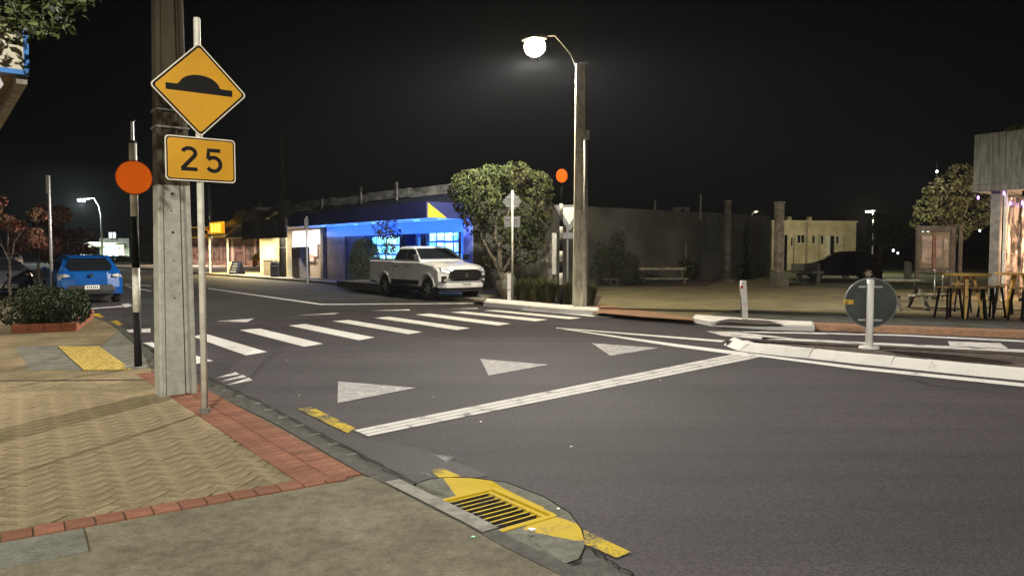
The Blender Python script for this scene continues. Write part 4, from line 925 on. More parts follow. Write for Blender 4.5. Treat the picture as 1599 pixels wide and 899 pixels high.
pc = pl[0].lerp(pl[1], .5) + Nn * 0 ; pm = pc + Vector((-d_.y, d_.x, 0)).normalized() * .7
shrub('planter_shrub', 'dark glossy leaved shrub filling the red brick planter', (pm.x, pm.y, .16), rzp, [(-.45, -.1, .33, .38, .6, .34), (0, -.2, .38, .42, .6, .34), (.4, -.1, .30, .34, .6, .30), (-.1, .5, .45, .5, .6, .35), (.35, .9, .4, .3, .6, .3), (-.5, 1.2, .45, .3, .6, .3)], 6500, .085, 'leaf_dark', 21)
# round clipped bush and small tree in the shop planter
q = at(566, 447, .1) + Vector((0, .6, 0)); s = q.y / FPX
cl = [(0, 0, 44 * s, 24 * s, 24 * s, 26 * s), (-8 * s, 0, 24 * s, 20 * s, 22 * s, 24 * s), (10 * s, 0, 22 * s, 20 * s, 20 * s, 24 * s), (0, 0, 58 * s, 20 * s, 20 * s, 16 * s)]
shrub('round_bush', 'dense dark rounded bush behind the tail of the white pickup', q, 0, cl, 9000, .085, 'leaf_dark', 22)
q = at(600, 450, .1) + Vector((0, 1.2, 0)); s = q.y / FPX
tree('street_tree', 'thin young tree with sparse leaves against the blue lit shop', q, [(-14 * s, 0, 92 * s, 12 * s, 10 * s, 10 * s), (2 * s, 0, 100 * s, 12 * s, 10 * s, 10 * s), (-6 * s, 0, 82 * s, 16 * s, 12 * s, 8 * s), (10 * s, 0, 84 * s, 10 * s, 10 * s, 9 * s), (0, 0, 60 * s, 12 * s, 12 * s, 9 * s)], 700, .13, 'leaf_dark',
     [((0, 0, -.1), (-.1, 0, 60 * s), .04, .03), ((-.1, 0, 60 * s), (-.1, 0, 100 * s), .03, .01)], [((-.1, 0, 60 * s), (.4, 0, 90 * s), .02, .008), ((-.1, 0, 66 * s), (-.5, 0, 92 * s), .02, .008)], 23, bark='bark_dark', twigs=4)
# tussock grasses along the far kerb
gi = 0
def tussock(px, py, hpx, wpx, seed, label):
    q = at(px, py, .1); s = q.y / FPX; rng = random.Random(seed); t = thing('grass_tussock', label, 'grass clump', q, 0, 'tussocks of brown green grass by the lamp pole'); mb = MB()
    for k in range(520):
        a = rng.uniform(0, 2 * PI); r0 = rng.uniform(0, wpx * s * .5); b = Vector((math.cos(a) * r0, math.sin(a) * r0, 0)); ln = hpx * s * rng.uniform(.6, 1.05); sp = rng.uniform(.05, .6) * ln
        m_ = b + Vector((math.cos(a) * sp * .35, math.sin(a) * sp * .35, ln * .6)); e = b + Vector((math.cos(a) * sp, math.sin(a) * sp, ln * rng.uniform(.8, 1))); w_ = Vector((-math.sin(a), math.cos(a), 0)) * .011
        tn = rng.random(); n0 = len(mb.v); mb.v += [tuple(b - w_), tuple(b + w_), tuple(m_ + w_ * .8), tuple(m_ - w_ * .8), tuple(e)]; mb.face((n0, n0 + 1, n0 + 2, n0 + 3), 0, tn); mb.face((n0 + 3, n0 + 2, n0 + 4), 0, tn)
    mb.build('blades', M['straw'], t, fix=False)
for px, py, h_, w_, lab in [(818, 468, 38, 24, 'first grass tussock right of the diamond sign post'), (836, 470, 40, 26, 'second grass tussock right of the diamond sign post, before the pale slab'), (855, 472, 42, 24, 'grass tussock left of the far beacon pole'), (880, 473, 40, 20, 'grass tussock right behind the far beacon pole'),
                            (893, 475, 40, 20, 'grass tussock squeezed between far beacon pole and lamp pole'), (918, 476, 42, 20, 'grass tussock just right of the lamp pole'), (845, 462, 36, 30, 'grass tussock at the foot of the pale leaning slab'), (826, 460, 36, 30, 'rear grass tussock near the rounded stone')]:
    gi += 1; tussock(px, py, h_, w_, 40 + gi, lab)
# dim shrubs in the park in front of the long wall
q = at(962, 446, .1); s = q.y / FPX
shrub('park_shrub', 'sprawling dim shrub in front of the long grey wall', q, 0, [(-18 * s, 0, 40 * s, 18 * s, 14 * s, 22 * s), (0, 0, 52 * s, 14 * s, 14 * s, 28 * s), (14 * s, 0, 34 * s, 22 * s, 16 * s, 22 * s), (-30 * s, 0, 22 * s, 14 * s, 12 * s, 14 * s), (30 * s, 0, 14 * s, 18 * s, 12 * s, 12 * s), (6 * s, 0, 74 * s, 8 * s, 8 * s, 14 * s), (-24 * s, 0, 60 * s, 8 * s, 8 * s, 12 * s)], 3000, .12, 'leaf_dark', 61, stems=14)
q = at(1040, 438, .1); s = q.y / FPX
shrub('park_shrub', 'low dark shrub behind the park bench rails', q, 0, [(-10 * s, 0, 14 * s, 30 * s, 16 * s, 18 * s), (24 * s, 0, 20 * s, 20 * s, 16 * s, 20 * s)], 2200, .15, 'leaf_mid', 62)
q = at(1168, 436, .1); s = q.y / FPX; rng = random.Random(63)
t = thing('bare_shrub', 'bare branching shrub silhouetted on the pale wall between the two columns', 'shrub', q, 0)
mb = MB()
for k in range(15):
    a = rng.uniform(-1, 1); p = branch(mb, (a * 3 * s, 0, 0), (a * 26 * s, rng.uniform(-8, 8) * s, rng.uniform(70, 96) * s), 1.3 * s, .5 * s, rng, 5, .12)
    for j in range(5):
        st = p[rng.randrange(1, 6)]; branch(mb, st, st + Vector((rng.uniform(-11, 11) * s, 0, rng.uniform(3, 18) * s)), .6 * s, .25 * s, rng, 3, .2)
mb.build('branches', M['bark_dark'], t); mb = MB(); leaves(mb, [(0, 0, 12 * s, 24 * s, 14 * s, 14 * s), (14 * s, 0, 20 * s, 16 * s, 12 * s, 12 * s)], 1200, .16, rng); mb.build('foliage', M['leaf_dark'], t, fix=False)
# tree with pale blossom left of the cafe, dark trees behind it
q = Vector((17.5, 29.5, .1)); s = q.y / FPX
def lc(px, py, dy=0): v = atY(px, py, q.y + dy) - q; return (v.x, dy, v.z)
cl = [(*lc(x, y, dy), r_, r_, r_ * .8) for x, y, dy, r_ in [(1450, 325, -.5, .55), (1462, 300, -.4, .5), (1480, 285, -.5, .5), (1440, 345, -.3, .45), (1475, 320, 0, .6), (1498, 300, 0, .6), (1510, 335, .3, .9), (1485, 360, .4, .7), (1540, 290, .5, 1.0), (1500, 270, .6, .5)]]
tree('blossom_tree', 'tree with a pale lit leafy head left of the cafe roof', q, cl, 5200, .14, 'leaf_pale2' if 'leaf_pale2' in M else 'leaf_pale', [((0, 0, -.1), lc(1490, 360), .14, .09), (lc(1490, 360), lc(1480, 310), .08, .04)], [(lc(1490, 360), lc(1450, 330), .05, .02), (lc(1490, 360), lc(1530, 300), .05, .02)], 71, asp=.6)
q = at(1373, 435, .1); s = q.y / FPX
tree('dark_tree', 'dark unlit tree at the right end of the cream building', q, [(0, 0, 85 * s, 20 * s, 18 * s, 18 * s), (-12 * s, 0, 66 * s, 14 * s, 14 * s, 14 * s), (16 * s, 0, 60 * s, 20 * s, 14 * s, 18 * s), (34 * s, 0, 76 * s, 20 * s, 14 * s, 16 * s)], 3200, .16, 'leaf_dark', [((0, 0, -.1), (0, 0, 70 * s), 5 * s, 3 * s)], [((0, 0, 50 * s), (-12 * s, 0, 76 * s), .1, .04), ((0, 0, 50 * s), (14 * s, 0, 76 * s), .1, .04)], 72, bark='bark_dark')
# hedge on the far traffic island in the left street
q = at(196, 412, .1); s = q.y / FPX; t = thing('low_hedge', 'low bright green hedge on the far island in front of the lit shop', 'hedge', q, 0)
rng = random.Random(81); mb = MB(); leaves(mb, [(x * s, rng.uniform(-1, 1), 6 * s, 7 * s, 1.2, 7 * s) for x in range(-34, 36, 6)], 3500, .3, rng); mb.build('foliage', M['hedge'], t, fix=False)
mb = MB(); mb.box(-42 * s, 42 * s, -1.5, 1.5, -.1, .25); mb.build('kerb', M['kerb_white'], t)
# low planter kerb under the round bush
a_ = at(526, 448, .1); b_ = at(592, 455, .1); t = thing('low_planter', 'low dark kerbed planter under the round bush', 'planter', a_.lerp(b_, .5), math.atan2((b_ - a_).y, (b_ - a_).x)); L = (b_ - a_).length / 2
mb = MB()
for bx in ((-L, L, 0, .15, 0, .28), (-L, -L + .15, .152, 2.0, 0, .28), (L - .15, L, .152, 2.0, 0, .28)): mb.box(*bx)
mb.build('edging', M['channel'], t); mb = MB(); mb.box(-L + .152, L - .152, .152, 2., 0, .22); mb.build('soil', M['dirt'], t)
# ================================================================ BUILDINGS
M['wall_grey'] = mat('wall_grey', (.085, .084, .072), .9, .2, .5, .3, 20, detail=8)
M['navy'] = mat('navy', (.013, .02, .11), .6, .1, 2)
M['navy_dark'] = mat('navy_dark', (.03, .035, .06), .7, .15, 2)
M['blue_wall'] = mat('blue_wall', (.20, .28, .75), .6, .05, 2)
M['beige'] = mat('beige', (.36, .30, .24), .8, .1, 2, .2, 20)
M['cream'] = mat('cream', (.55, .48, .32), .85, .12, .9, .2, 20, detail=8)
M['parapet'] = mat('parapet', (.27, .27, .24), .9, .3, 1.2, .3, 20, stretch=(1, 1, 3), detail=8)
M['roof'] = mat('roof', (.1, .1, .1), .8, .2, 1)
M['fascia_grey'] = mat('fascia_grey', (.085, .085, .09), .8, .2, 1)
CB = Vector((-1.7, 30.6, .1))
def Fz(px, py, off=0.):
    """facade coordinates of a picture point on the shopfront plane (off metres in front)"""
    o = CB - Nn * off; r = (px - 799.5) / FPX
    d = -U; s = (r * o.y - o.x) / (d.x - r * d.y); P_ = o + d * s; return s, atY(px, py, P_.y).z - .1
t = thing('shop_building', 'long single storey shop building with a blue lit verandah and grey side wall', 'building', CB, RZF)
mb = MB(); mb.box(-14.3, -.0, .004, .5, 2.6, 4.0); mb.build('upper_wall', M['navy_dark'], t)
mb = MB(); mb.box(-14.3, 0, 3.5, 9, 0, 2.6); mb.box(-14.3, -9.6, .25, 3.45, -.1, 2.55); mb.build('wall', M['blue_wall'], t)
mb = MB(); mb.box(.004, .16, .004, 21.5, -.1, 3.62); mb.build('side_wall', M['wall_grey'], t)
mb = MB(); mb.box(-.45, .165, -.06, .002, -.1, 3.0); mb.build('corner_pilaster', M['blue_wall'], t)
mb = MB(); mb.box(-14.3, -.01, 9.01, 21, -.1, 3.5); mb.box(-14.3, -.01, .51, 9, 2.61, 3.5); mb.build('rear_block', M['roof'], t)
for k, (x0, x1) in enumerate(((-30, -25.6), (-25.55, -21), (-20.95, -16.6), (-16.55, -13.1), (-13.05, -9.2), (-9.15, -5.0), (-4.95, -.4))):
    mb = MB(); mb.box(x0, x1, -.02, .18, 4.02 + .05 * (k % 2), 4.42 + .06 * (k % 2)); mb.build('parapet_panel', M['parapet'], t)
for x in (-28, -24.4, -19, -14.5, -9.7, -6):
    mb = MB(); mb.box(x - .06, x + .06, -.09, -.03, 3.95, 4.75 + .25 * math.sin(x)); mb.build('parapet_post', M['parapet'], t)
# upper band and verandah
mb = MB(); mb.box(-13.9, -.46, -.06, .0, 2.34, 2.87); mb.build('fascia_panel', M['blue_glow'] if 'blue_glow' in M else M.setdefault('blue_glow', glow('blue_glow', (.05, .22, .9), .8)), t)  # glow put into the panel for the blue tube light falling on it
mb = MB(); mb.box(-14.0, -.0, -2.1, -.065, 2.872, 2.93); mb.build('soffit', mat('soffit', (.30, .45, .85), .5, .05), t)
mb = MB(); mb.box(-14.1, .02, -2.16, -2.102, 2.86, 3.5); mb.build('verandah_fascia', M['navy'], t)
mb = MB(); mb.box(-.04, .02, -2.1, -.07, 2.86, 3.5); mb.build('verandah_end', M['navy'], t)
mb = MB(); mb.prism([(.023, -2.08, 2.88), (.023, -1.2, 2.88), (.023, -2.08, 3.46)], (.006, 0, 0)); mb.build('yellow_triangle', mat('yel', (.75, .55, .03), .5), t)
for k in range(7):
    mb = MB(); mb.box(-13.2 + k * 1.9, -12.0 + k * 1.9, -1.35, -1.23, 2.82, 2.87); mb.build('light_tube', glow('tube_blue', (.06, .25, 1), 1.3) if k == 0 else bpy.data.materials['tube_blue'], t)
for x in (-12.2, -9.2, -6.2, -3.2, -.8): lamp('verandah_light', (x, -1.0, 2.3), 75, (.12, .28, 1), typ='AREA', size=(2.0, .25), rot=(PI * .92, 0, 0), parent=t)
# bays
mb = MB(); mb.box(-13.9, -11.7, -.04, .24, -.1, 2.335); mb.build('beige_panel', M['beige'], t)
mb = MB(); mb.box(-11.6, -9.6, .05, .24, -.1, 2.33); mb.build('beige_panel', mat('beige_dark', (.2, .17, .17), .8, .1), t)
def window(parent, x0, x1, z0, z1, cols, rows, gm, y=0., name='window', em=None, seed=0, frame='navy', seen=None):
    rg = random.Random(seed); mb = MB()
    for a in ((x0, x1, y - .05, y + .05, z1, z1 + .06), (x0, x1, y - .05, y + .05, z0 - .06, z0), (x0 - .06, x0, y - .05, y + .05, z0 - .06, z1 + .06), (x1, x1 + .06, y - .05, y + .05, z0 - .06, z1 + .06)): mb.box(*a)
    f = mb.build(name, M[frame], parent)
    mb = MB(); mb.box(x0 + .002, x1 - .002, y + .26, y + .3, z0 + .002, z1 - .002); mb.build('backing', M['back_blue'], f)
    cw = (x1 - x0) / cols; rh = (z1 - z0) / rows
    for i in range(cols):
        for j in range(rows):
            w_, h_ = cw * rg.uniform(.72, .86), rh * rg.uniform(.72, .86); cx = x0 + (i + .5) * cw; cz = z0 + (j + .5) * rh
            mb = MB(); mb.box(cx - w_ / 2, cx + w_ / 2, y + .12, y + .135, cz - h_ / 2, cz + h_ / 2); p = mb.build('display_card', gm[rg.randrange(len(gm))], f)
    mb = MB(); mb.box(x0 + .001, x1 - .001, y - .004, y + .004, z0, z1); mb.build('pane', M['clear_glass'], f)
    return f
def clear():
    m = bpy.data.materials.new('clear_glass'); m.use_nodes = True; N = m.node_tree.nodes; L = m.node_tree.links
    tr = N.new('ShaderNodeBsdfTransparent'); gl_ = N.new('ShaderNodeBsdfGlossy'); gl_.inputs['Roughness'].default_value = .03; mx = N.new('ShaderNodeMixShader'); mx.inputs[0].default_value = .08
    L.new(tr.outputs[0], mx.inputs[1]); L.new(gl_.outputs[0], mx.inputs[2]); L.new(mx.outputs[0], N['Material Output'].inputs[0]); return m
M['clear_glass'] = clear(); M['back_blue'] = glow('back_blue', (.03, .12, .8), .8)
cards = [glow('card_cyan', (.25, .9, 1), 2.4, (.05, .45, .8), 9), glow('card_white', (.6, .95, 1), 2.8, (.15, .6, .9), 7), glow('card_teal', (.1, .65, .85), 2, (.5, .95, 1), 8), glow('card_lime', (.45, .9, .6), 2, (.5, .9, 1), 8)]
window(t, -8.9, -5.8, .5, 2.28, 6, 4, cards, seed=2)
mb = MB(); mb.box(-5.72, -5.45, -.08, .1, -.1, 2.335); mb.build('pillar', M['navy_dark'], t)
mb = MB(); mb.box(-5.4, -3.85, .6, .66, -.1, 2.6); mb.build('entrance_door', mat('door_blue', (.12, .25, .7), .4, .05), t)
mb = MB(); mb.box(-5.1, -4.55, .55, .6, .2, 2.2); mb.build('door_poster', glow('poster_blue', (.1, .4, 1), .7, (.05, .3, .9)), t)
mb = MB(); mb.box(-4.3, -3.95, .55, .6, .9, 2.0); mb.build('door_poster', bpy.data.materials['poster_blue'], t)
mb = MB(); mb.box(-3.84, -3.56, -.08, .1, -.1, 2.335); mb.build('pillar', M['navy_dark'], t)
window(t, -3.45, -.85, .5, 2.45, 4, 4, cards, seed=5)
mb = MB(); mb.box(-3.5, -.5, -.02, .2, -.1, .43); mb.box(-8.96, -5.75, -.02, .2, -.1, .43); mb.build('stall_riser', M['navy'], t)
# neighbouring shop with posters
s0 = -21.0
n2 = thing('corner_dairy', 'small shop with a grey drop verandah and brightly lit posters beside the blue shop', 'building', CB + (-U) * -14.35, RZF)
mb = MB(); mb.box(-7.0, -.0, .3, 9, -.1, 4.0); mb.build('wall', M['beige'], n2)
mb = MB(); mb.box(-7.1, .0, -2.25, -2.15, 2.28, 3.35); mb.build('verandah_fascia', M['fascia_grey'], n2)
mb = MB(); mb.box(-7.1, .0, -2.14, .28, 2.9, 2.96); mb.build('soffit', M['beige'], n2)
mb = MB(); mb.box(-.35, .0, -.1, .28, -.1, 2.9); mb.build('pilaster', M['beige'], n2)
mb = MB(); mb.box(-5.9, -5.3, -.1, .28, -.1, 2.9); mb.build('pilaster', M['cream'], n2)
mb = MB(); mb.box(-7.0, -5.95, .2, .28, -.1, 2.9); mb.build('cream_panel', M['cream'], n2)
for k in range(4):
    mb = MB(); mb.box(-6.9, -6.2, .17, .195, 1.25 + .28 * k, 1.43 + .28 * k); mb.build('notice', mat('notice', (.3, .28, .14), .7) if k == 0 else bpy.data.materials['notice'], n2)
G_ = [glow('warm_panel', (1, .82, .75), 1.0, (.75, .6, .6), 3), glow('poster_white', (.85, .9, 1), 1.5, (.5, .55, .8), 6), glow('poster_green', (.45, .75, .2), 1.0, (.8, .85, .5), 6), glow('poster_cyan', (.15, .45, .8), 1.0, (.7, .85, .9), 6), glow('poster_red', (.8, .3, .2), 1.0, (.8, .6, .6), 5)]
for x0, x1, z0, z1, g_, y in ((-5.2, -1.5, 1.25, 2.8, 0, .2), (-3.7, -2.5, 1.5, 2.35, 1, .15), (-2.9, -1.9, .95, 1.35, 4, .15), (-5.15, -4.1, .1, 1.1, 3, .17), (-4.0, -2.9, .1, 1.1, 2, .17), (-2.0, -.5, 1.95, 2.8, 1, .16)):
    mb = MB(); mb.box(x0, x1, y, y + .02, z0, z1); mb.build('window_poster', G_[g_], n2)
lamp('shop_light', (-3.2, -1.0, 2.8), 320, (1, .88, .7), typ='AREA', size=(3.5, .3), parent=n2)
lamp('shop_light', (-6.3, -1.0, 2.8), 230, (1, .85, .5), typ='AREA', size=(1.0, .3), parent=n2)
o = thing('leaning_crate', 'tall grey cabinet leaning in front of the lit posters', 'cabinet', CB + U * 15.9 - Nn * .9, RZF)
mb = MB(); mb.loft([[(-.1, -.3, -.0), (.9, -.3, -.0), (.9, .3, -.0), (-.1, .3, 0)], [(-.3, -.3, 1.75), (.85, -.3, 1.8), (.85, .3, 1.8), (-.3, .3, 1.75)]]); mb.build('body', M['beige'], o)
mb = MB(); mb.box(-.2, .8, -.32, -.305, .1, 1.6); mb.build('door', bpy.data.materials['beige_dark'], o)
o = thing('stone_bollard', 'small dark mushroom shaped bollard before the beige shop panel', 'bollard', at(512, 434, .1), 0)
vround('stem', [(.1, 0), (.08, .4)], M['fascia_grey'], o, 10); vround('cap', [(.1, .4), (.22, .44), (.22, .52), (.05, .55)], M['fascia_grey'], o, 12)
# corner takeaway beyond
n3 = thing('corner_takeaway', 'low takeaway shop with a curved verandah and lit yellow sign at the street corner', 'building', CB + U * 21.4, RZF)
mb = MB(); mb.box(-3.3, -.02, 0, 6, -.1, 3.3); mb.build('wall', M['cream'], n3)
mb = MB(); mb.loft([[(x, -2.2, 2.35) for x in (-3.6, 0)] + [(0, -2.3, 2.4), (-3.6, -2.3, 2.4)], [(-3.6, -1.5, 3.0), (0, -1.5, 3.0), (0, -1.6, 3.1), (-3.6, -1.6, 3.1)], [(-3.6, -.1, 3.35), (0, -.1, 3.35), (0, -.1, 3.45), (-3.6, -.1, 3.45)]]); mb.build('curved_verandah', M['beige'], n3)
mb = MB(); mb.prism([(-6.2, -1.5, 3.2), (-3.5, -1.5, 3.35), (.1, -1.5, 4.1), (.1, -1.5, 4.3), (-6.2, -1.5, 3.4)], (0, 4, 0)); mb.build('gable_roof', M['parapet'], n3)
mb = MB(); mb.box(-7.6, -3.35, -2.2, 2, 2.6, 2.72); mb.build('porch_roof', M['cream'], n3)
mb = MB(); mb.box(-7.4, -3.5, -.1, .0, 3.0, 3.1); mb.build('strip_light', glow('strip', (1, .85, .6), 2.0), n3)
mb = MB(); mb.box(-6.6, -3.6, -2.3, -2.2, 2.75, 3.5); sg = mb.build('lit_sign', glow('sign_lit', (1, .6, .02), 1.0, (.9, .35, .01), 1.0), n3)
for k in range(3):
    mb = MB(); mb.box(-6.2 + k * .75, -5.75 + k * .75, -2.33, -2.305, 2.85, 3.4); mb.build('sign_panel', glow('sign_lit2', (1, .8, .08), 2.2) if k == 0 else bpy.data.materials['sign_lit2'], sg)
for x in (-7.4, -3.5):
    mb = MB(); mb.box(x - .06, x + .06, -2.15, -2.03, -.1, 2.6); mb.build('porch_post', M['pole_white'], n3)
lamp('porch_light', (-5.4, -1.0, 2.5), 1100, (1, .72, .3), typ='AREA', size=(2.8, .5), parent=n3)
lamp('porch_light', (-1.8, -1.2, 2.3), 300, (1, .9, .5), typ='AREA', size=(2, .4), parent=n3)
# brown brick building over the cross street
Yb = 83; a_ = atY(268, 415, Yb); b_ = atY(412, 415, Yb - 4)
n4 = thing('brown_building', 'low brown shop building with a faint amber sign band beyond the takeaway', 'building', Vector((a_.x, a_.y, .1)), math.atan2(b_.y - a_.y, b_.x - a_.x)); Lb = (b_ - a_).length
M['brown_wall'] = mat('brown_wall', (.20, .13, .11), .9, .25, .8, .3, 10, detail=8)
mb = MB(); mb.box(0, Lb, 0, 8, -.1, 3.0); mb.build('wall', M['brown_wall'], n4)
mb = MB(); mb.box(0, Lb, -1.6, 8, 3.02, 4.1); mb.build('sign_band', mat('band', (.07, .045, .03), .8, .2, 1), n4)
for z in (3.02, 4.1):
    mb = MB(); mb.box(0, Lb, -1.66, -1.605, z - .03, z + .03); mb.build('band_trim', glow('trim', (.6, .34, .04), .8) if z < 4 else bpy.data.materials['trim'], n4)
mb = MB(); mb.box(0, Lb * .45, 0, 4, 4.3, 4.9); mb.build('upper_roof', M['parapet'], n4)
for k in range(4): lamp('added_band_light', (Lb * (.15 + .22 * k), -1.5, 2.9), 420, (1, .75, .6), typ='AREA', size=(3, .3), rot=(-.5, 0, 0), parent=n4)  # lamps added under the sign band to light the brown front
cu = bpy.data.curves.new('txt', 'FONT'); cu.body = 'OPEN'; cu.size = 1.05; cu.extrude = .02
to = bpy.data.objects.new('txt', cu); link(to); dg = bpy.context.evaluated_depsgraph_get(); me = bpy.data.meshes.new_from_object(to.evaluated_get(dg)); bpy.data.objects.remove(to)
me.materials.clear(); me.materials.append(glow('letters', (.9, .32, .03), .9)); ox = (atY(336, 360, 81).x - a_.x)
lo_ = bpy.data.objects.new('sign_lettering', me); link(lo_, n4); lo_.location = (ox, -1.63, 3.2); lo_.rotation_euler = (PI / 2, 0, 0); lo_.scale = (1.1, 1, 1)
for k in range(8):
    x = 1 + k * (Lb - 2) / 7; mb = MB(); mb.box(x - .16, x + .16, -.1, -.002, -.1, 3.0); mb.build('pier', M['beige'] if k % 2 else M['brown_wall'], n4)
    if k < 7:
        mb = MB(); mb.box(x + .3, x + (Lb - 2) / 7 - .3, -.03, -.002, .6, 2.4); mb.build('window', [mat('bw%d' % k, (.1 + .02 * (k % 3), .07, .06), .5, .4, 2)][0], n4)
# lit shop at the far end of the left street
q = atY(168, 400, 105); n5 = thing('distant_shop', 'distant brightly lit shopfront with pale blue windows at the end of the left street', 'building', (q.x, q.y, .1), 0)
s = 105 / FPX
mb = MB(); mb.box(-12 * s, 34 * s, 0, 9, -.1, 37 * s); mb.build('wall', M['wall_grey'], n5)
mb = MB(); mb.prism([(-30 * s, -2.5, 22 * s), (28 * s, -2.5, 27 * s), (28 * s, -2.5, 29 * s), (-12 * s, -2.5, 31 * s), (-30 * s, -2.5, 24 * s)], (0, 2.49, 0)); mb.build('verandah', M['pole_white'], n5)
for k, (x0, x1, g_) in enumerate(((-6, 1, (.35, .7, 1)), (2, 6, (.7, .9, 1)), (7, 8.5, (.2, .3, .5)), (9.5, 17, (.45, .75, .95)), (20, 26, (1, .4, .3)))):
    mb = MB(); mb.box(x0 * s, x1 * s, -.08, -.02, 2 * s, 22 * s); mb.build('window', glow('dw%d' % k, g_, 2.6 if k < 4 else 1.6, tuple(c * .6 for c in g_), .7), n5)
mb = MB(); mb.box(-4 * s, 26 * s, -.06, -.01, 23 * s, 29 * s); mb.build('sign_band', glow('dsign', (.7, 1, .7), 1.6, (.4, .7, .5), .6), n5)
for x in (6, 12):
    mb = MB(); mb.box(x * s, (x + 3) * s, -.5, -.2, 37.5 * s, 46 * s); mb.build('roof_light', glow('rooflight', (.8, .9, .9), 1.2) if x == 6 else bpy.data.materials['rooflight'], n5)
lamp('shop_light', (5 * s, -2, 24 * s), 2500, (.8, 1, .85), typ='AREA', size=(4, 1), parent=n5)
# low dim wing behind the concrete poles
q = atY(215, 405, 92); n6 = thing('dim_wall_building', 'dim plain walled building between the lit shop and the concrete pole', 'building', (q.x, q.y, .1), -.1); s = 92 / FPX
mb = MB(); mb.box(-12 * s, 70 * s, 0, 8, -.1, 60 * s); mb.build('wall', mat('dimw', (.07, .06, .05), .9, .2, .6), n6)
mb = MB(); mb.box(-14 * s, 72 * s, -.4, 8.4, 60 * s + .01, 63 * s); mb.build('roof', M['roof'], n6)
# shops on the left side: the near canopy
cA = atY(45, 120, 5.7); base = Vector((cA.x, cA.y, .1)); RZL = math.atan2(-Nn.y, -Nn.x)
n7 = thing('near_shop', 'shop building at far left whose canopy has a cream end board edged in blue', 'building', base, RZF)
# local x = -U (towards viewer-right), y = Nn (towards the street)
zb_ = cA.z - .1; zt_ = atY(45, 42, 5.7).z - .1
mb = MB(); mb.box(-26, 0, -4.0, 0, zb_ + .01, zb_ + .07); mb.build('canopy_soffit', mat('soffit_brown', (.16, .11, .07), .8, .2, 3, stretch=(1, 5, 1)), n7)
mb = MB(); mb.box(.0, .05, -4.0, -.035, zb_ + .035, zt_ - .035); eb = mb.build('end_board', mat('board_cream', (.50, .46, .36), .7, .08, 2, col2=(.38, .35, .27)), n7)
mb = MB(); mb.box(-.002, .056, -4.0, 0, zb_, zb_ + .035); mb.box(-.002, .056, -.035, 0.0, zb_ + .036, zt_ - .036); mb.box(-.002, .056, -4.0, 0, zt_ - .035, zt_); mb.build('blue_edging', mat('blue_edge', (.02, .14, .42), .5, .1), n7)
mb = MB(); mb.box(-26, -.005, -.08, -.01, zb_ - .06, zb_ + .008); mb.build('gutter_beam', mat('gutter', (.26, .22, .18), .7, .2), n7)
mb = MB(); mb.box(-26, -.005, -.03, -.0, zb_ + .02, zt_); mb.build('canopy_fascia', M['board'] if 'board' in M else bpy.data.materials['board_cream'], n7)
mb = MB(); mb.box(-26, -.5, -12, -4.01, -.1, 4.6); mb.build('wall', M['beige'], n7)
for k in range(5):
    mb = MB(); mb.box(-4.5 - 5 * k, -1 - 5 * k, -4.0, -3.97, .5, 2.3); mb.build('shop_window', M['glass_dark'], n7)
for k, x in enumerate((-2.5, -7.5, -12.5, -18, -23)):  # strips and lamps added to brighten trees, cars and footpath
    mb = MB(); mb.box(x - .6, x + .6, -2.1, -1.9, zb_ - .045, zb_ + .005); mb.build('strip_light', bpy.data.materials.get('added_canopy_strip') or glow('added_canopy_strip', (1, .93, .8), 6), n7)
    lamp('added_canopy_light', (x, -2.0, zb_ - .1), 130, (1, .9, .72), typ='AREA', size=(1.2, .2), parent=n7)
vo_ = vround('downlight', [(.05, 0), (.07, .03), (.05, .08)], glow('dl', (1, .95, .85), .5), n7, 10, Matrix.Translation((-.12, -.22, zb_ - .09)))
# cream building in the park
Yc = 60; a_ = atY(1222, 422, Yc); b_ = atY(1350, 422, Yc + 1.5)
n8 = thing('cream_building', 'flat roofed cream building with small windows and a door across the park', 'building', Vector((a_.x, a_.y, .1)), math.atan2(b_.y - a_.y, b_.x - a_.x)); s = Yc / FPX
hB = atY(1222, 346, Yc).z - .1; zz8 = lambda y: atY(1280, y, Yc).z - .1
mb = MB(); mb.box(-1, 128 * s, 0, 8, -.1, hB); mb.build('wall', M['cream'], n8)
mb = MB(); mb.box(-1.1, 128 * s + .1, -.12, 8.1, hB, hB + .1); mb.build('roof_edge', mat('edge8', (.6, .56, .42), .7), n8)
def win8(x0, x1, y0, y1, open_=False, cross=True):
    X0, X1, Z0, Z1 = (x0 - 1222) * s, (x1 - 1222) * s, zz8(y1), zz8(y0)
    mb = MB()
    for a in ((X0, X1, -.07, -.001, Z1, Z1 + .06), (X0 - .1, X1 + .1, -.12, -.001, Z0 - .08, Z0), (X0 - .07, X0, -.07, -.001, Z0, Z1 + .06), (X1, X1 + .07, -.07, -.001, Z0, Z1 + .06)): mb.box(*a)
    if cross: mb.box((X0 + X1) / 2 - .03, (X0 + X1) / 2 + .03, -.06, -.02, Z0, Z1)
    f = mb.build('window', bpy.data.materials['edge8'], n8)
    mb = MB(); mb.box(X0, X1, -.018, -.004, Z0, Z1); mb.build('pane', M['glass_dark'], f)
    if open_:
        mb = MB(); mb.box(X0 + .05, X0 + (X1 - X0) * .6, -.3, -.27, Z0, Z1); mb.build('open_sash', bpy.data.materials['edge8'], f)
win8(1235, 1242, 371, 384); win8(1246, 1258, 367, 379); win8(1272, 1280, 368, 380, True, False); win8(1287, 1294, 368, 380, True, False); win8(1314, 1323, 369, 380, True)
X0 = (1303 - 1222) * s; mb = MB(); mb.box(X0, X0 + .4, -.03, -.003, 0, zz8(368)); mb.build('doorway', M['glass_dark'], n8)
mb = MB(); mb.box(X0 - .45, X0 - .02, -.12, -.05, 0, zz8(368)); mb.build('door', mat('door8', (.75, .7, .6), .6), n8)
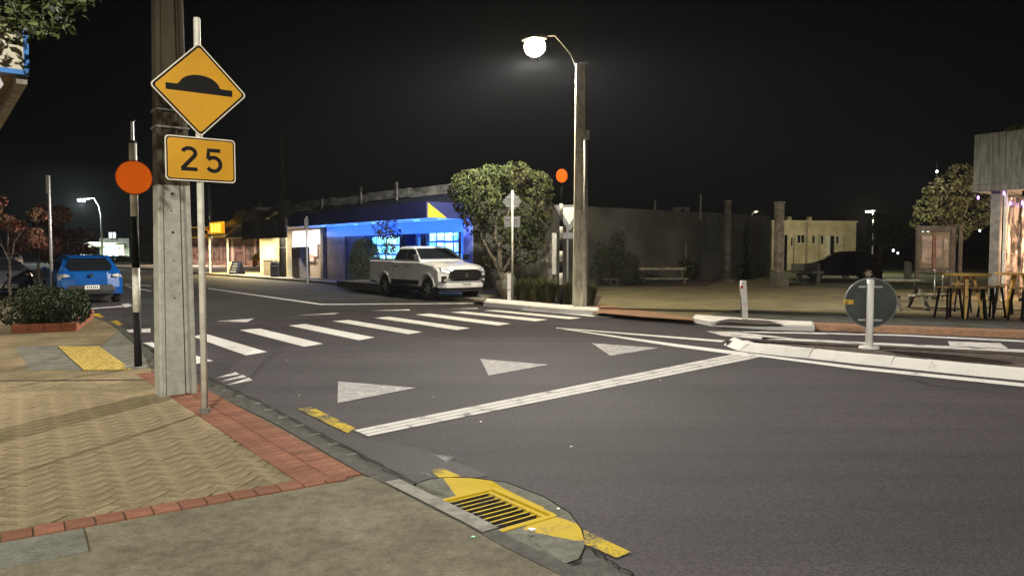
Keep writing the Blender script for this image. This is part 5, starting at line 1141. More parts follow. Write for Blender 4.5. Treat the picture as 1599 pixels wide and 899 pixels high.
mb = MB(); mb.box((1224 - 1222) * s, (1229 - 1222) * s, -.03, -.003, 0, zz8(367)); mb.build('doorway', M['glass_dark'], n8)
for x in (1240, 1262, 1284, 1328): mb = MB(); X = (x - 1222) * s; mb.tube([(X, -.08, 0), (X, -.08, hB * (1 if x == 1262 else .75))], .04 + .04 * (x == 1262), 6); mb.build('downpipe', M['beige'], n8)
for x in (1245, 1281): mb = MB(); X = (x - 1222) * s; mb.box(X - .15, X + .15, 1, 1.3, hB, hB + .45); mb.build('chimney', M['cream'], n8)
# mercury light that lights it, on a bracket pole at its right
q = atY(1362, 420, 50); t = thing('street_lamp', 'small distant street lamp burning beyond the dark tree right of the cream building', 'street lamp', (q.x, q.y, .1), 0); tz = atY(1360, 332, 50).z - .1
mb = MB(); mb.tube([(0, 0, -.1), (0, 0, tz - .1), (-.1, 0, tz + .1)], .05, 8); mb.build('pole', M['galv'], t)
mb = MB(); mb.box(-.55, .1, -.12, .12, tz + .1, tz + .16); mb.build('lantern_housing', M['galv'], t)
mb = MB(); mb.box(-.5, -.1, -.1, .1, tz + .02, tz + .095); mb.build('lantern_bowl', glow('bowl_small', (1, .98, .9), 7), t)
lamp('lantern_light', (-.3, .0, tz - .1), 1700, (1, .9, .6), .2, parent=t)
# pale wall behind the bare shrub
a_ = atY(1143, 420, 56); q = thing('pale_wall', 'short pale block wall behind the bare shrub between the columns', 'wall', Vector((a_.x, a_.y, .1)), 0); s = 56 / FPX
mb = MB(); mb.box(0, 50 * s, 0, .25, -.1, atY(1150, 341, 56).z - .1); mb.build('masonry', M['cream'], q); mb = MB(); mb.box(-.05, 50 * s + .05, -.05, .3, atY(1150, 341, 56).z - .095, atY(1150, 341, 56).z); mb.build('coping', M['concrete_grey'], q)
mb = MB(); mb.bar((1.2, 0, 4.1), (1.2, -1.6, 4.5), .05); mb.box(1.05, 1.35, -1.8, -1.5, 4.42, 4.5); mb.build('added_light_bracket', M['galv'], q)  # bracket and its lamp added to brighten the wall
lamp('added_wall_light', (1.2, -1.75, 4.3), 160, (1, .88, .55), .1, parent=q)
# roof clutter of the shop building: dark box and masts behind the wall
for (px, pb, pt, lab) in [(1022, 425, 313, 'thin pole standing before the long dark wall'), (1094, 330, 303, 'thin mast rising above the right part of the dark wall')]:
    Y = 39; v = atY(px, pb, Y); hh = atY(px, pt, Y).z; q = thing('thin_mast', lab, 'pole', (v.x, v.y, .1 if pb > 400 else 3.3), 0); mb = MB(); mb.tube([(0, 0, 0), (0, 0, hh - (.1 if pb > 400 else 3.3))], .05, 6); mb.build('shaft', M['galv_dark'], q)
v = atY(1066, 326, 46); q = thing('roof_unit', 'grey boxy air unit on the roof above the dark wall', 'air conditioner', (v.x, v.y, 3.5), 0); mb = MB(); s = 46 / FPX
mb.box(-11 * s, 11 * s, 0, .8, .35, .35 + 13 * s); mb.build('casing', M['galv_dark'], q); mb = MB(); mb.box(-8 * s, -7 * s, 0, .1, -.05, .35); mb.box(7 * s, 8 * s, 0, .1, -.05, .35); mb.build('stand', M['galv_dark'], q)
mb = MB(); mb.tube([(0, -.03, .35 + 6.5 * s), (0, .0, .35 + 6.5 * s)], 4 * s, 14); mb.build('fan_grille', M['black'], q)
# ---------------------------------------------------------------- cafe at the right
P0 = atY(1520, 300, 23.5); base = Vector((P0.x, P0.y, .1))
cf = thing('cafe', 'cafe with a deep weathered board fascia, purple string lights and glowing plastic curtain', 'building', base, RZF)
zb_ = P0.z - .1; zt_ = atY(1520, 211, 23.5).z - .1
for k in range(16):
    mb = MB(); mb.box(.44 * k + .004, .44 * k + .436, -.05 - .012 * (k % 2), .0, zb_ + .22, zt_); mb.build('fascia_board', M['cafe_board'] if 'cafe_board' in M else M.setdefault('cafe_board', mat('cafe_board', (.13, .13, .115), .85, .2, 3, .4, 30, stretch=(4, 4, .5), rnd=.35, detail=8)), cf)
mb = MB(); mb.box(0, 7.1, -.09, .03, zb_, zb_ + .21); mb.build('fascia_beam', M['cafe_board'], cf)
for k in range(5):
    mb = MB(); mb.box(-.005, .035, .05 + .9 * k, .93 + .9 * k, zb_, zt_); mb.build('side_board', M['cafe_board'], cf)
mb = MB(); mb.box(.04, 7.1, .05, 4.6, zb_ + .05, zb_ + .12); mb.build('ceiling', M['timber_grey'], cf)
xs = Fz  # keep name
def cx_(px, off=0.):
    r = (px - 799.5) / FPX; o = base + Nn * off; d = -U; return (r * o.y - o.x) / (d.x - r * d.y)
mb = MB(); X = cx_(1553, .3); mb.box(X - .13, X + .13, .2, .4, -.1, zb_ + .05); mb.build('post', mat('cafe_post', (.22, .21, .19), .8, .15, 3), cf)
mb = MB(); X1 = cx_(1568, .35); mb.box(X1 - .05, X1 + .03, .3, .36, -.1, zb_); mb.build('curtain_rail_post', M['pole_white'], cf)
mb = MB(); nC = 60; X2 = X1 + 2.9; y0 = .4
for i in range(nC):
    a, b_ = X1 + (X2 - X1) * i / nC, X1 + (X2 - X1) * (i + 1) / nC
    for j in range(12):
        z0, z1 = .1 + (zb_ - .3) * j / 12, .1 + (zb_ - .3) * (j + 1) / 12
        f_ = lambda x, z: y0 + .03 * math.sin(x * 17 + math.sin(z * 3) * 1.2) + .012 * math.sin(x * 41 + z * 2)
        mb.poly([(a, f_(a, z0), z0), (b_, f_(b_, z0), z0), (b_, f_(b_, z1), z1), (a, f_(a, z1), z1)])
cm = bpy.data.materials.new('plastic_curtain'); cm.use_nodes = True; N_ = cm.node_tree.nodes; L_ = cm.node_tree.links
tr = N_.new('ShaderNodeBsdfTransparent'); gl_ = N_.new('ShaderNodeBsdfGlossy'); gl_.inputs['Roughness'].default_value = .12; tl = N_.new('ShaderNodeBsdfTranslucent'); tl.inputs[0].default_value = (.8, .65, .55, 1)
m1 = N_.new('ShaderNodeMixShader'); m1.inputs[0].default_value = .3; m2 = N_.new('ShaderNodeMixShader'); m2.inputs[0].default_value = .38
L_.new(tl.outputs[0], m1.inputs[1]); L_.new(gl_.outputs[0], m1.inputs[2]); L_.new(tr.outputs[0], m2.inputs[1]); L_.new(m1.outputs[0], m2.inputs[2]); L_.new(m2.outputs[0], N_['Material Output'].inputs[0])
tcn = N_.new('ShaderNodeTexCoord'); mpn = N_.new('ShaderNodeMapping'); mpn.inputs['Scale'].default_value = (9, 9, 1.6); nn = N_.new('ShaderNodeTexNoise'); nn.inputs['Scale'].default_value = 1.2; nn.inputs['Detail'].default_value = 3; bpn = N_.new('ShaderNodeBump'); bpn.inputs['Strength'].default_value = 1; bpn.inputs['Distance'].default_value = .06
mrn = N_.new('ShaderNodeMapRange'); mrn.inputs[1].default_value = .42; mrn.inputs[2].default_value = .6; mrn.inputs[3].default_value = .12; mrn.inputs[4].default_value = .85; L_.new(nn.outputs['Fac'], mrn.inputs[0]); L_.new(mrn.outputs[0], m2.inputs[0])
L_.new(tcn.outputs['Object'], mpn.inputs[0]); L_.new(mpn.outputs[0], nn.inputs[0]); L_.new(nn.outputs[0], bpn.inputs['Height']); L_.new(bpn.outputs[0], gl_.inputs['Normal'])
mb.build('plastic_curtain', cm, cf, smooth=True, fix=False)
mb = MB(); mb.box(X1, 7.1, 3.4, 3.5, -.1, zb_); mb.build('inner_wall', mat('inner_wall', (.42, .30, .26), .8, .2, 2), cf)
mb = MB(); mb.box(cx_(1590, .4), cx_(1590, .4) + .12, .5, .62, -.1, zb_); mb.build('door_post', M['black'], cf)
for k, (x, y, z) in enumerate(((X1 + .45, 1.6, 2.15), (X1 + 1.0, 1.2, 2.1), (X1 + 1.5, 1.8, 2.2), (X1 + .75, 2.4, 2.0), (X1 + 2.0, 1.3, 2.1))):
    o = vround('pendant_bulb', [(.01, .1), (.06, .05), (.07, 0), (.04, -.06)], bpy.data.materials.get('bulb_warm') or glow('bulb_warm', (1, .74, .52), 160), cf, 10, Matrix.Translation((x, y, z)))
    mb = MB(); mb.tube([(x, y, z + .1), (x, y, zb_)], .006, 4); mb.build('pendant_cord', M['black'], cf)
    lamp('pendant_light', (x, y, z - .15), 110, (1, .66, .42), .06, parent=cf)
for px, py, off in ((1524, 309, -.1), (1564, 302, .0), (1574, 318, .35), (1593, 317, .4), (1596, 322, .3)):
    X = cx_(px, off); z = atY(px, py, (base + -U * X + Nn * off).y).z - .1
    o = vround('fairy_light', [(.012, .06), (.03, .02), (.03, -.02), (.01, -.05)], bpy.data.materials.get('purple') or glow('purple', (.42, .16, 1), 14), cf, 8, Matrix.Translation((X, off, z)))
mb = MB(); mb.tube([(0, -.1, zb_ - .05), (.5, -.1, zb_ - .17), (1.0, -.02, zb_ - .04), (1.3, .2, zb_ - .2), (1.9, .3, zb_ - .15)], .006, 4); mb.build('fairy_wire', M['black'], cf)
# rooftop greenery on the cafe
rng = random.Random(90); t = thing('roof_plants', 'row of low leafy plants along the top of the cafe fascia', 'plants', base + Vector((0, 0, zt_)), RZF)
mb = MB(); leaves(mb, [(1.0 + .5 * k, .5, .05 + .05 * k, .35, .4, .16 + .03 * k) for k in range(9)], 2200, .12, rng); mb.build('foliage', M['leaf_mid'], t, fix=False)
# ================================================================ VEHICLES
def arch(cx, r, z0, n=10):      # wheel arch left to right over the wheel, starting & ending at sill height z0
    a0 = math.asin(max(-1, min(1, (z0 - r * 1.0) / (r * 1.2)))) 
    return [(cx - r * 1.2 * math.cos(a), r + r * 1.2 * math.sin(a)) for a in [a0 + (PI - 2 * a0) * k / n for k in range(n + 1)]]
def body_side(sil, half, layers, mat_, parent, name='body', mirror=True):
    """sil: closed side silhouette (x, z) ; layers: list of (y fraction, inset towards centre)"""
    cx = sum(p[0] for p in sil) / len(sil); zs = [p[1] for p in sil]; rings = []
    for yf, ins, lo in layers:
        r_ = []
        for x, z in sil:
            x2 = x; z2 = z
            if x < X_END[0] + .5: x2 = x + ins * 1.2
            if x > X_END[1] - .5: x2 = x - ins * 1.6
            if z > lo: z2 = z - ins * .8
            r_.append((x2, yf * half, z2))
        rings.append(r_)
    mb = MB(); mb.loft(rings); return mb.build(name, mat_, parent)
def wheel(parent, x, y, r, w_, rim_m, side):
    mb = MB(); prof = [(r * .62, -w_ / 2), (r * .93, -w_ / 2), (r, -w_ / 2 + .03), (r, w_ / 2 - .03), (r * .93, w_ / 2), (r * .62, w_ / 2)]
    n = 28; rings = [[(x + p[0] * math.cos(2 * PI * k / n), y + p[1], r + p[0] * math.sin(2 * PI * k / n)) for k in range(n)] for p in prof]
    mb.loft(rings, cap=False); mb.loft([rings[-1], rings[0]], cap=False); wh = mb.build('wheel', M['tyre'], parent, smooth=False)
    mb = MB(); yo = y + side * (w_ / 2 - .05); mb.tube([(x, y - side * .05, r), (x, yo - side * .03, r)], r * .62, 24); mb.build('rim_barrel', M['black'], wh)
    mb = MB()
    for k in range(6):
        a = 2 * PI * k / 6 + .2; c, s_ = math.cos(a), math.sin(a); tx, tz = -s_, c; i0, i1 = .04, r * .60
        mb.prism([(x + c * i0 + tx * .05, yo, r + s_ * i0 + tz * .05), (x + c * i1 + tx * .035, yo, r + s_ * i1 + tz * .035), (x + c * i1 - tx * .035, yo, r + s_ * i1 - tz * .035), (x + c * i0 - tx * .05, yo, r + s_ * i0 - tz * .05)], (0, side * .02, 0))
    mb.tube([(x, yo - .01, r), (x, yo + side * .03, r)], .07, 12); mb.build('rim', rim_m, wh)
M['car_white'] = mat('car_white', (.72, .72, .72), .28, .03, 2, coat=.6)
M['car_blue'] = mat('car_blue', (.003, .075, .30), .25, .03, 2, coat=.7)
M['car_dark'] = mat('car_dark', (.035, .035, .045), .22, .03, 2, coat=.8)
M['car_black'] = mat('car_black', (.006, .006, .008), .8, .03, 2, spec=.15)
M['car_silver'] = mat('car_silver', (.4, .42, .45), .3, .03, 2, coat=.6, metal=.3)
M['lamp_clear'] = mat('lamp_clear', (.45, .46, .48), .12, .2, 10, coat=1)
M['lamp_red'] = mat('lamp_red', (.35, .02, .02), .15, .2, 10, coat=1)
M['trim'] = mat('trim_black', (.02, .02, .022), .45, .1)
M['plate_white'] = mat('plate_white', (.75, .75, .72), .4)
M['rim_alloy'] = mat('rim_alloy', (.35, .35, .36), .3, .05, metal=.7)
# ---- pickup: local x forward, y to its left, origin on the ground midway between the axles
def pickup(label, loc, rz):
    global X_END
    t = thing('pickup_truck', label, 'pickup truck', loc, rz); W = .93; R_ = .395; fx, rx = 1.545, -1.54
    X_END = (-2.78, 2.50)
    # lower body and bonnet
    sil = [(2.42, .52), (2.52, .66), (2.50, .98), (2.40, 1.10), (1.95, 1.19), (1.25, 1.27), (1.0, 1.30), (-.75, 1.30), (-.95, 1.33), (-2.72, 1.33), (-2.76, 1.28), (-2.76, .66), (-2.68, .60)]
    sil += arch(rx, R_, .52)[0:] + arch(fx, R_, .46)
    sil += [(2.2, .46)]
    lay = [(-1.0, .045, .9), (-.975, .012, 1.0), (-.90, 0, 9), (.90, 0, 9), (.975, .012, 1.0), (1.0, .045, .9)]
    rings = []
    for yf, ins, _ in [(-1.0, .06, 0), (-.985, .03, 0), (-.86, .0, 0), (-.5, -.02, 0), (.5, -.02, 0), (.86, 0, 0), (.985, .03, 0), (1.0, .06, 0)]:
        r_ = []
        for x, z in sil:
            x2, z2 = x, z
            if x > 2.1: x2 = x - (abs(yf) ** 3) * .26 + (.0 if abs(yf) < .6 else 0)
            if x < -2.5: x2 = x + ins * .8
            if z > 1.05: z2 = z - ins * .9 + (.03 if (abs(yf) < .6 and x > 1.0) else 0)
            r_.append((x2, yf * W, z2))
        rings.append(r_)
    mb = MB(); mb.loft(rings); b = mb.build('body', M['car_white'], t, bevel=.012)
    # cargo bed hollow
    mb = MB(); mb.box(-2.66, -.98, -.78, .78, 1.0, 1.345); mb.build('bed_liner', M['trim'], t)
    mb = MB(); mb.tube([(-1.05, -.72, 1.36), (-1.2, -.68, 1.62), (-1.2, .68, 1.62), (-1.05, .72, 1.36)], .03, 8) if False else mb.box(-2.7, -.97, -.86, -.79, 1.30, 1.37); mb.box(-2.7, -.97, .79, .86, 1.30, 1.37); mb.build('bed_rail', M['trim'], t)
    # cabin
    def cab(z, x0, x1, w_, c=.07): return [(x0 + c, -w_, z), (x1 - c * 2, -w_, z), (x1, -w_ * .72, z), (x1, w_ * .72, z), (x1 - c * 2, w_, z), (x0 + c, w_, z), (x0, w_ - c, z), (x0, -w_ + c, z)]
    mb = MB(); mb.loft([cab(1.27, -.93, 1.22, .89), cab(1.36, -.92, 1.08, .87), cab(1.74, -.82, .42, .70), cab(1.80, -.76, .32, .66), cab(1.825, -.6, .15, .55)]); mb.build('cabin', M['car_white'], t, bevel=.015)
    # windows as dark glass a little proud
    def side_pt(x, z, s_, o=.012):
        f = (z - 1.36) / .38; return (x, s_ * (.87 - .17 * f + o), z)
    for s_ in (-1, 1):
        for nm, q in (('side_window', [(-.78, 1.38), (-.02, 1.38), (-.06, 1.70), (-.66, 1.70)]), ('side_window', [(.04, 1.38), (.86, 1.38), (.40, 1.69), (.0, 1.70)])):
            mb = MB(); mb.prism([side_pt(x, z, s_) for x, z in q], (0, s_ * .008, .0)); mb.build(nm, M['glass_dark'], t)
        mb = MB(); mb.prism([side_pt(x, z, s_, .006) for x, z in [(-.84, 1.35), (.96, 1.35), (.42, 1.725), (-.70, 1.725)]], (0, s_ * .008, 0)); mb.build('window_trim', M['trim'], t)
        for x in (-.86, .02, .96):      # door gaps
            mb = MB(); mb.box(x - .006, x + .006, s_ * W * .985 - .006, s_ * W * .985 + .02 * s_ + .006, .56, 1.28); mb.build('door_gap', M['car_black'], t)
        for x in (-.62, .26):
            mb = MB(); mb.box(x - .1, x + .1, s_ * (W + .002), s_ * (W + .03), 1.10, 1.14); mb.build('door_handle', M['trim'], t, bevel=.008)
        mb = MB(); mb.box(-1.02, 1.03, s_ * (W * .93), s_ * (W + .09), .42, .475); mb.build('side_step', M['trim'], t, bevel=.01)
        mb = MB(); mb.box(-1.0, 1.0, s_ * (W - .02), s_ * (W + .012), .50, .66); mb.build('sill_trim', M['trim'], t)
        m_ = thing_mirror = MB(); m_.box(.86, 1.02, s_ * .93, s_ * 1.12, 1.33, 1.53); m_.build('mirror', M['trim'], t, bevel=.03)
        for ax in (fx, rx):
            a = [(p[0], p[1]) for p in arch(ax, R_, .5, 14)]; ar = MB()
            for i in range(len(a) - 1):
                (x0, z0), (x1, z1) = a[i], a[i + 1]
                e = lambda x, z: (ax + (x - ax) * 1.13, R_ + (z - R_) * 1.13)
                q0, q1 = e(x0, z0), e(x1, z1)
                ar.prism([(x0, s_ * (W - .03), z0), (x1, s_ * (W - .03), z1), (q1[0], s_ * (W - .03), q1[1]), (q0[0], s_ * (W - .03), q0[1])], (0, s_ * .065, 0))
            ar.build('wheel_arch_flare', M['car_white'], t)
            wheel(t, ax, s_ * (W - .135), R_, .265, M['rim_alloy'], s_)
        # headlight wraps round the corner
        hl = [(2.30, s_ * .55), (2.40, s_ * .58), (2.2, s_ * .86), (1.86, s_ * .945), (1.80, s_ * .90)]
        mb = MB(); mb.loft([[(2.33, s_ * .56, .93), (2.475, s_ * .56, .94), (2.35, s_ * .84, .97), (2.12, s_ * .945, 1.02), (2.0, s_ * .9, 1.0)], [(2.3, s_ * .56, 1.07), (2.43, s_ * .56, 1.06), (2.28, s_ * .83, 1.10), (1.90, s_ * .935, 1.15), (1.9, s_ * .88, 1.15)]]); mb.build('headlight', M['lamp_clear'], t)
        mb = MB(); mb.box(2.30, 2.41, s_ * .68, s_ * .84, .62, .84); f = mb.build('fog_recess', M['trim'], t, bevel=.02)
        mb = MB(); mb.tube([(2.38, s_ * .76, .70), (2.42, s_ * .76, .70)], .045, 12); mb.build('fog_lamp', M['lamp_clear'], f)
        mb = MB(); mb.box(-2.79, -2.7, s_ * .80, s_ * .915, .85, 1.24); mb.build('tail_light', M['lamp_red'], t, bevel=.01)
    # windscreen
    mb = MB(); mb.prism([(1.085, -.60, 1.375), (1.085, .60, 1.375), (.455, .49, 1.72), (.455, -.49, 1.72)], (.02, 0, .03)); mb.build('windscreen', M['glass_dark'], t)
    for s_ in (-1, 1):
        mb = MB(); mb.prism([(1.08, s_ * .615, 1.375), (.96, s_ * .83, 1.375), (.36, s_ * .66, 1.72), (.45, s_ * .5, 1.72)], (.015, 0, .025)); mb.build('windscreen_corner', M['glass_dark'], t)
    # grille, bumper, plate
    mb = MB(); g_ = [(-.60, .99), (-.42, 1.05), (.42, 1.05), (.60, .99), (.66, .80), (.50, .66), (-.50, .66), (-.66, .80)]
    mb.prism([(2.46, y, z) for y, z in g_], (.055, 0, 0)); gr = mb.build('grille_frame', M['trim'], t, bevel=.01)
    mb = MB(); mb.prism([(2.512, y * .88, .85 + (z - .85) * .80) for y, z in g_], (.012, 0, 0)); mb.build('grille_mesh', M['car_black'], gr)
    for z in (.78, .86, .94):
        mb = MB(); mb.box(2.523, 2.535, -.5, .5, z - .012, z + .012); mb.build('grille_slat', M['trim'], gr)
    mb = MB(); mb.tube([(2.526 , 0, .86 + 0), (2.54, 0, .86)], .075, 18); mb.build('badge', M['chrome'], gr)
    mb = MB(); mb.loft([[(2.15, -.90, z0), (2.44, -.72, z0), (2.55, -.4, z0), (2.55, .4, z0), (2.44, .72, z0), (2.15, .90, z0)] for z0 in (.44, .60)]); mb.build('bumper', M['car_white'], t, bevel=.02)
    mb = MB(); mb.loft([[(2.15, -.84, z0), (2.44, -.7, z0), (2.50, -.4, z0), (2.50, .4, z0), (2.44, .7, z0), (2.15, .84, z0)] for z0 in (.32, .435)]); mb.build('skid_plate', M['trim'], t)
    mb = MB(); mb.box(2.552, 2.562, -.18, .18, .50, .61); np_ = mb.build('number_plate', M['plate_white'], t)
    for k in range(6):
        mb = MB(); y = -.14 + k * .05; mb.box(2.5625, 2.564, y, y + .032, .525, .585); mb.build('plate_mark', M['fascia_grey'], np_)
    mb = MB(); mb.box(-2.82, -2.6, -.85, .85, .48, .62); mb.build('rear_bumper', M['chrome'], t, bevel=.02)
    mb = MB(); mb.box(-2.5, 2.2, -.6, .6, .30, .5); mb.build('chassis', M['trim'], t)
    mb = MB(); mb.tube([(.2, .3, 1.8), (.0, .3, 2.15)], .008, 5); mb.build('aerial', M['trim'], t)
    return t
fw = at(672, 469, 0); hd = Vector((.60, -.80, 0)); right = Vector((hd.y, -hd.x, 0))
# fw is the contact of the near (right-hand) front wheel
ctr = fw - hd * 1.545 - right * .80
pickup('white double cab pickup truck parked nose right under the leafy tree', ctr, math.atan2(hd.y, hd.x))
# ---- hatchback
def hatch(name, label, loc, rz, paint, W=.90, L=(-2.0, 2.1), H=1.48, lights=True, group=None, plate=True):
    t = thing(name, label, 'car', loc, rz, group); R_ = .32; fx, rx = 1.3, -1.3
    sil = [(L[1] - .05, .28), (L[1], .45), (L[1] - .04, .68), (1.75, .82), (1.1, .95), (-1.55, 1.02), (-1.92, .98), (-1.99, .78), (-2.03, .52), (-1.98, .30)] + arch(rx, R_, .24) + arch(fx, R_, .24)
    rings = []
    for yf, ins in [(-1.0, .09), (-.98, .04), (-.88, .0), (-.5, -.015), (.5, -.015), (.88, 0), (.98, .04), (1.0, .09)]:
        r_ = []
        for x, z in sil:
            x2, z2 = x, z
            if x > 1.7: x2 = x - abs(yf) ** 3 * .3
            if x < -1.7: x2 = x + abs(yf) ** 4 * .17
            if z > .75: z2 = z - ins * .8
            r_.append((x2, yf * W * (1 if z < .9 else .985), z2))
        rings.append(r_)
    mb = MB(); mb.loft(rings); mb.build('body', M[paint], t, bevel=.012)
    def cab(z, x0, x1, w_, c=.10): return [(x0 + c, -w_, z), (x1 - c * 2, -w_, z), (x1, -w_ * .7, z), (x1, w_ * .7, z), (x1 - c * 2, w_, z), (x0 + c, w_, z), (x0, w_ - c * 1.5, z), (x0, -w_ + c * 1.5, z)]
    mb = MB(); mb.loft([cab(.93, -1.93, 1.2, .875), cab(1.02, -1.86, .98, .85), cab(1.2, -1.66, .62, .76), cab(H - .10, -1.38, .22, .66), cab(H - .03, -1.28, .05, .60), cab(H, -1.0, -.2, .50)]); mb.build('cabin', M[paint], t, bevel=.02)
    mb = MB(); mb.loft([[(-1.83, -.56, 1.04), (-1.83, .56, 1.04), (-1.8, .56, 1.04), (-1.8, -.56, 1.04)], [(-1.70, -.63, 1.19), (-1.70, .63, 1.19), (-1.6, .6, 1.19), (-1.6, -.6, 1.19)], [(-1.44, -.52, H - .12), (-1.44, .52, H - .12), (-1.35, .5, H - .12), (-1.35, -.5, H - .12)]])
    for v in range(len(mb.v)):
        x, y, z = mb.v[v]
        mb.v[v] = (x - .045, y, z)
    mb.build('rear_window', M['glass_dark'], t, bevel=.02)
    mb = MB(); mb.loft([[(-1.50, -.55, H - .10), (-1.50, .55, H - .10), (-1.2, .6, H - .05), (-1.2, -.6, H - .05)], [(-1.50, -.55, H - .07), (-1.50, .55, H - .07), (-1.2, .6, H - .01), (-1.2, -.6, H - .01)]]); mb.build('roof_spoiler', M[paint], t, bevel=.01)
    def sp(x, z, s_, o=.012): f = (z - 1.02) / (H - .1 - 1.02); return (x, s_ * (.85 - .19 * f + o), z)
    for s_ in (-1, 1):
        for q in ([(-1.45, 1.08), (-.45, 1.05), (-.45, 1.34), (-1.15, 1.33)], [(-.38, 1.05), (.62, 1.05), (.10, 1.34), (-.38, 1.35)]):
            mb = MB(); mb.prism([sp(x, z, s_) for x, z in q], (0, s_ * .008, 0)); mb.build('side_window', M['glass_dark'], t)
        mb = MB(); mb.box(.48, .62, s_ * .9, s_ * 1.05, 1.0, 1.12); mb.build('mirror', M[paint], t, bevel=.03)
        for ax in (fx, rx): wheel(t, ax, s_ * (W - .11), R_, .21, M['rim_alloy'], s_)
        mb = MB(); mb.loft([[(-1.80, s_ * .90, .82), (-1.98, s_ * .74, .83), (-2.02, s_ * .58, .86), (-1.85, s_ * .58, .86)], [(-1.68, s_ * .885, .97), (-1.90, s_ * .76, .95), (-1.98, s_ * .60, .92), (-1.8, s_ * .6, .92)]]); mb.build('tail_light', M['lamp_red'] if not plate else M['lamp_clear'], t, bevel=.01)
        mb = MB(); mb.loft([[(1.75, s_ * .86, .62), (2.02, s_ * .62, .60), (1.9, s_ * .58, .6)], [(1.6, s_ * .85, .76), (1.92, s_ * .6, .72), (1.8, s_ * .56, .72)]]); mb.build('headlight', M['lamp_clear'], t)
    mb = MB(); mb.loft([[(-2.06, -.50, .30), (-2.06, .50, .30), (-1.95, .50, .30), (-1.95, -.50, .30)], [(-2.07, -.66, .42), (-2.07, .66, .42), (-1.95, .66, .42), (-1.95, -.66, .42)], [(-2.04, -.58, .60), (-2.04, .58, .60), (-1.95, .58, .60), (-1.95, -.58, .60)]]); mb.build('rear_diffuser', M['trim'], t, bevel=.01)
    mb = MB(); mb.box(-2.085, -2.07, -.72, .72, .345, .37); mb.build('bumper_trim', M['chrome'], t)
    mb = MB(); mb.tube([(-2.05, 0, .90), (-2.0, 0, .90)], .055, 14); mb.build('badge', M['chrome'], t)
    if plate:
        mb = MB(); mb.box(-2.095, -2.075, -.20, .20, .47, .59); np_ = mb.build('number_plate', M['plate_white'], t)
        for k in range(6): mb = MB(); y = -.16 + k * .055; mb.box(-2.0965, -2.095, y, y + .035, .495, .565); mb.build('plate_mark', M['fascia_grey'], np_)
    mb = MB(); mb.prism([(.99, -.56, 1.03), (.99, .56, 1.03), (.22, .46, H - .1), (.22, -.46, H - .1)], (.03, 0, .03)); mb.build('windscreen', M['glass_dark'], t)
    mb = MB(); mb.box(-1.9, 1.9, -.6, .6, .2, .4); mb.build('chassis', M['trim'], t)
    return t
def car_at(px_r, py, rz_dir, *a, **k): pass
hu = U.copy(); rt = Vector((hu.y, -hu.x, 0)); rc = at(181, 471, 0) + hu * .0     # right rear wheel contact
ctr = rc - rt * .79 + hu * 1.3
hatch('hatchback', 'bright blue hatchback parked at the left kerb with its rear to the viewer', ctr, math.atan2(hu.y, hu.x), 'car_blue', H=1.53)
c2 = ctr + hu * 2.2 - rt * 2.9
hatch('hatchback', 'dark grey car parked just beyond and left of the blue hatchback', c2, math.atan2(hu.y, hu.x) + .5, 'car_dark', group='cars parked in the left street')
c3 = ctr + hu * 5.5 - rt * 5.6
hatch('hatchback', 'silver car half hidden by the street trees at the left edge', c3, math.atan2(hu.y, hu.x) + 1.1, 'car_silver', group='cars parked in the left street')
c4 = ctr + hu * 9.5 - rt * 8.6
hatch('hatchback', 'white car farthest left among the parked cars behind the trees', c4, math.atan2(hu.y, hu.x) + 1.1, 'car_white', group='cars parked in the left street')
q = at(138, 412, 0); hatch('hatchback', 'small distant white car beyond the roof of the blue hatchback', Vector((q.x + 3, q.y - 20, 0)), math.atan2(hu.y, hu.x) + .3, 'car_white', group='cars parked in the left street')
q = at(1330, 437, .1); hatch('hatchback', 'unlit black car parked in the park before the cream building', q + Vector((0, 1.5, 0)), 2.9, 'car_black', H=1.55, plate=False)
# ================================================================ SMALL THINGS BY THE SHOPS
q = at(370, 428, .1); s = q.y / FPX; t = thing('sandwich_board', 'dark blue sandwich board sign with white writing on the shop footpath', 'sign board', q, -.5)
h_ = 20 * s; w_ = 9.5 * s
for sg in (-1, 1):
    mb = MB(); mb.prism([(-w_, sg * .35, 0), (w_, sg * .35, 0), (w_, sg * .04, h_), (-w_, sg * .04, h_)], (0, .03, 0)); p = mb.build('board', mat('board_blue', (.02, .03, .09), .5) if sg < 0 else bpy.data.materials['board_blue'], t)
    if sg < 0:
        rg = random.Random(3)
        for k in range(4):
            z = h_ * (.80 - .2 * k); y = -.35 + .31 * z / h_ - .012; a = rg.uniform(.4, .8) * w_
            mb = MB(); mb.box(-a, a, y - .004, y, z - .05, z + .05); mb.build('writing_line', M['plate_white'], p)
q = at(390, 427, .1) + Vector((-1.6, .5, 0)); t = thing('small_board', 'narrow cream board standing just left of the blue sandwich board', 'sign board', at(361, 428, .1) + Vector((0, .3, 0)), .3)
mb = MB(); mb.prism([(-.28, 0, 0), (.28, 0, 0), (.2, .25, 19 * s), (-.28, .25, 19 * s)], (0, .05, 0)); mb.build('board', M['cream'], t)
q = at(403, 416, .1); s = q.y / FPX; t = thing('yellow_ride', 'bright yellow coin ride standing under the takeaway porch', 'coin ride', q, 0)
YM = mat('ride_yellow', (.8, .5, .02), .4)
mb = MB(); mb.loft([[(x * s, y, z * s) for x, y in ((-6, -.4), (5, -.4), (6, .4), (-5, .4))] for z in (9, 13)] + [[(-4 * s, -.35, 20 * s), (6 * s, -.35, 20 * s), (6 * s, .35, 20 * s), (-4 * s, .35, 20 * s)]]); mb.build('ride_body', YM, t, bevel=.1)
for x in (-4, 3): mb = MB(); mb.bar((x * s, 0, 0), ((x + 3) * s, 0, 9 * s), .12); mb.build('leg', YM, t)
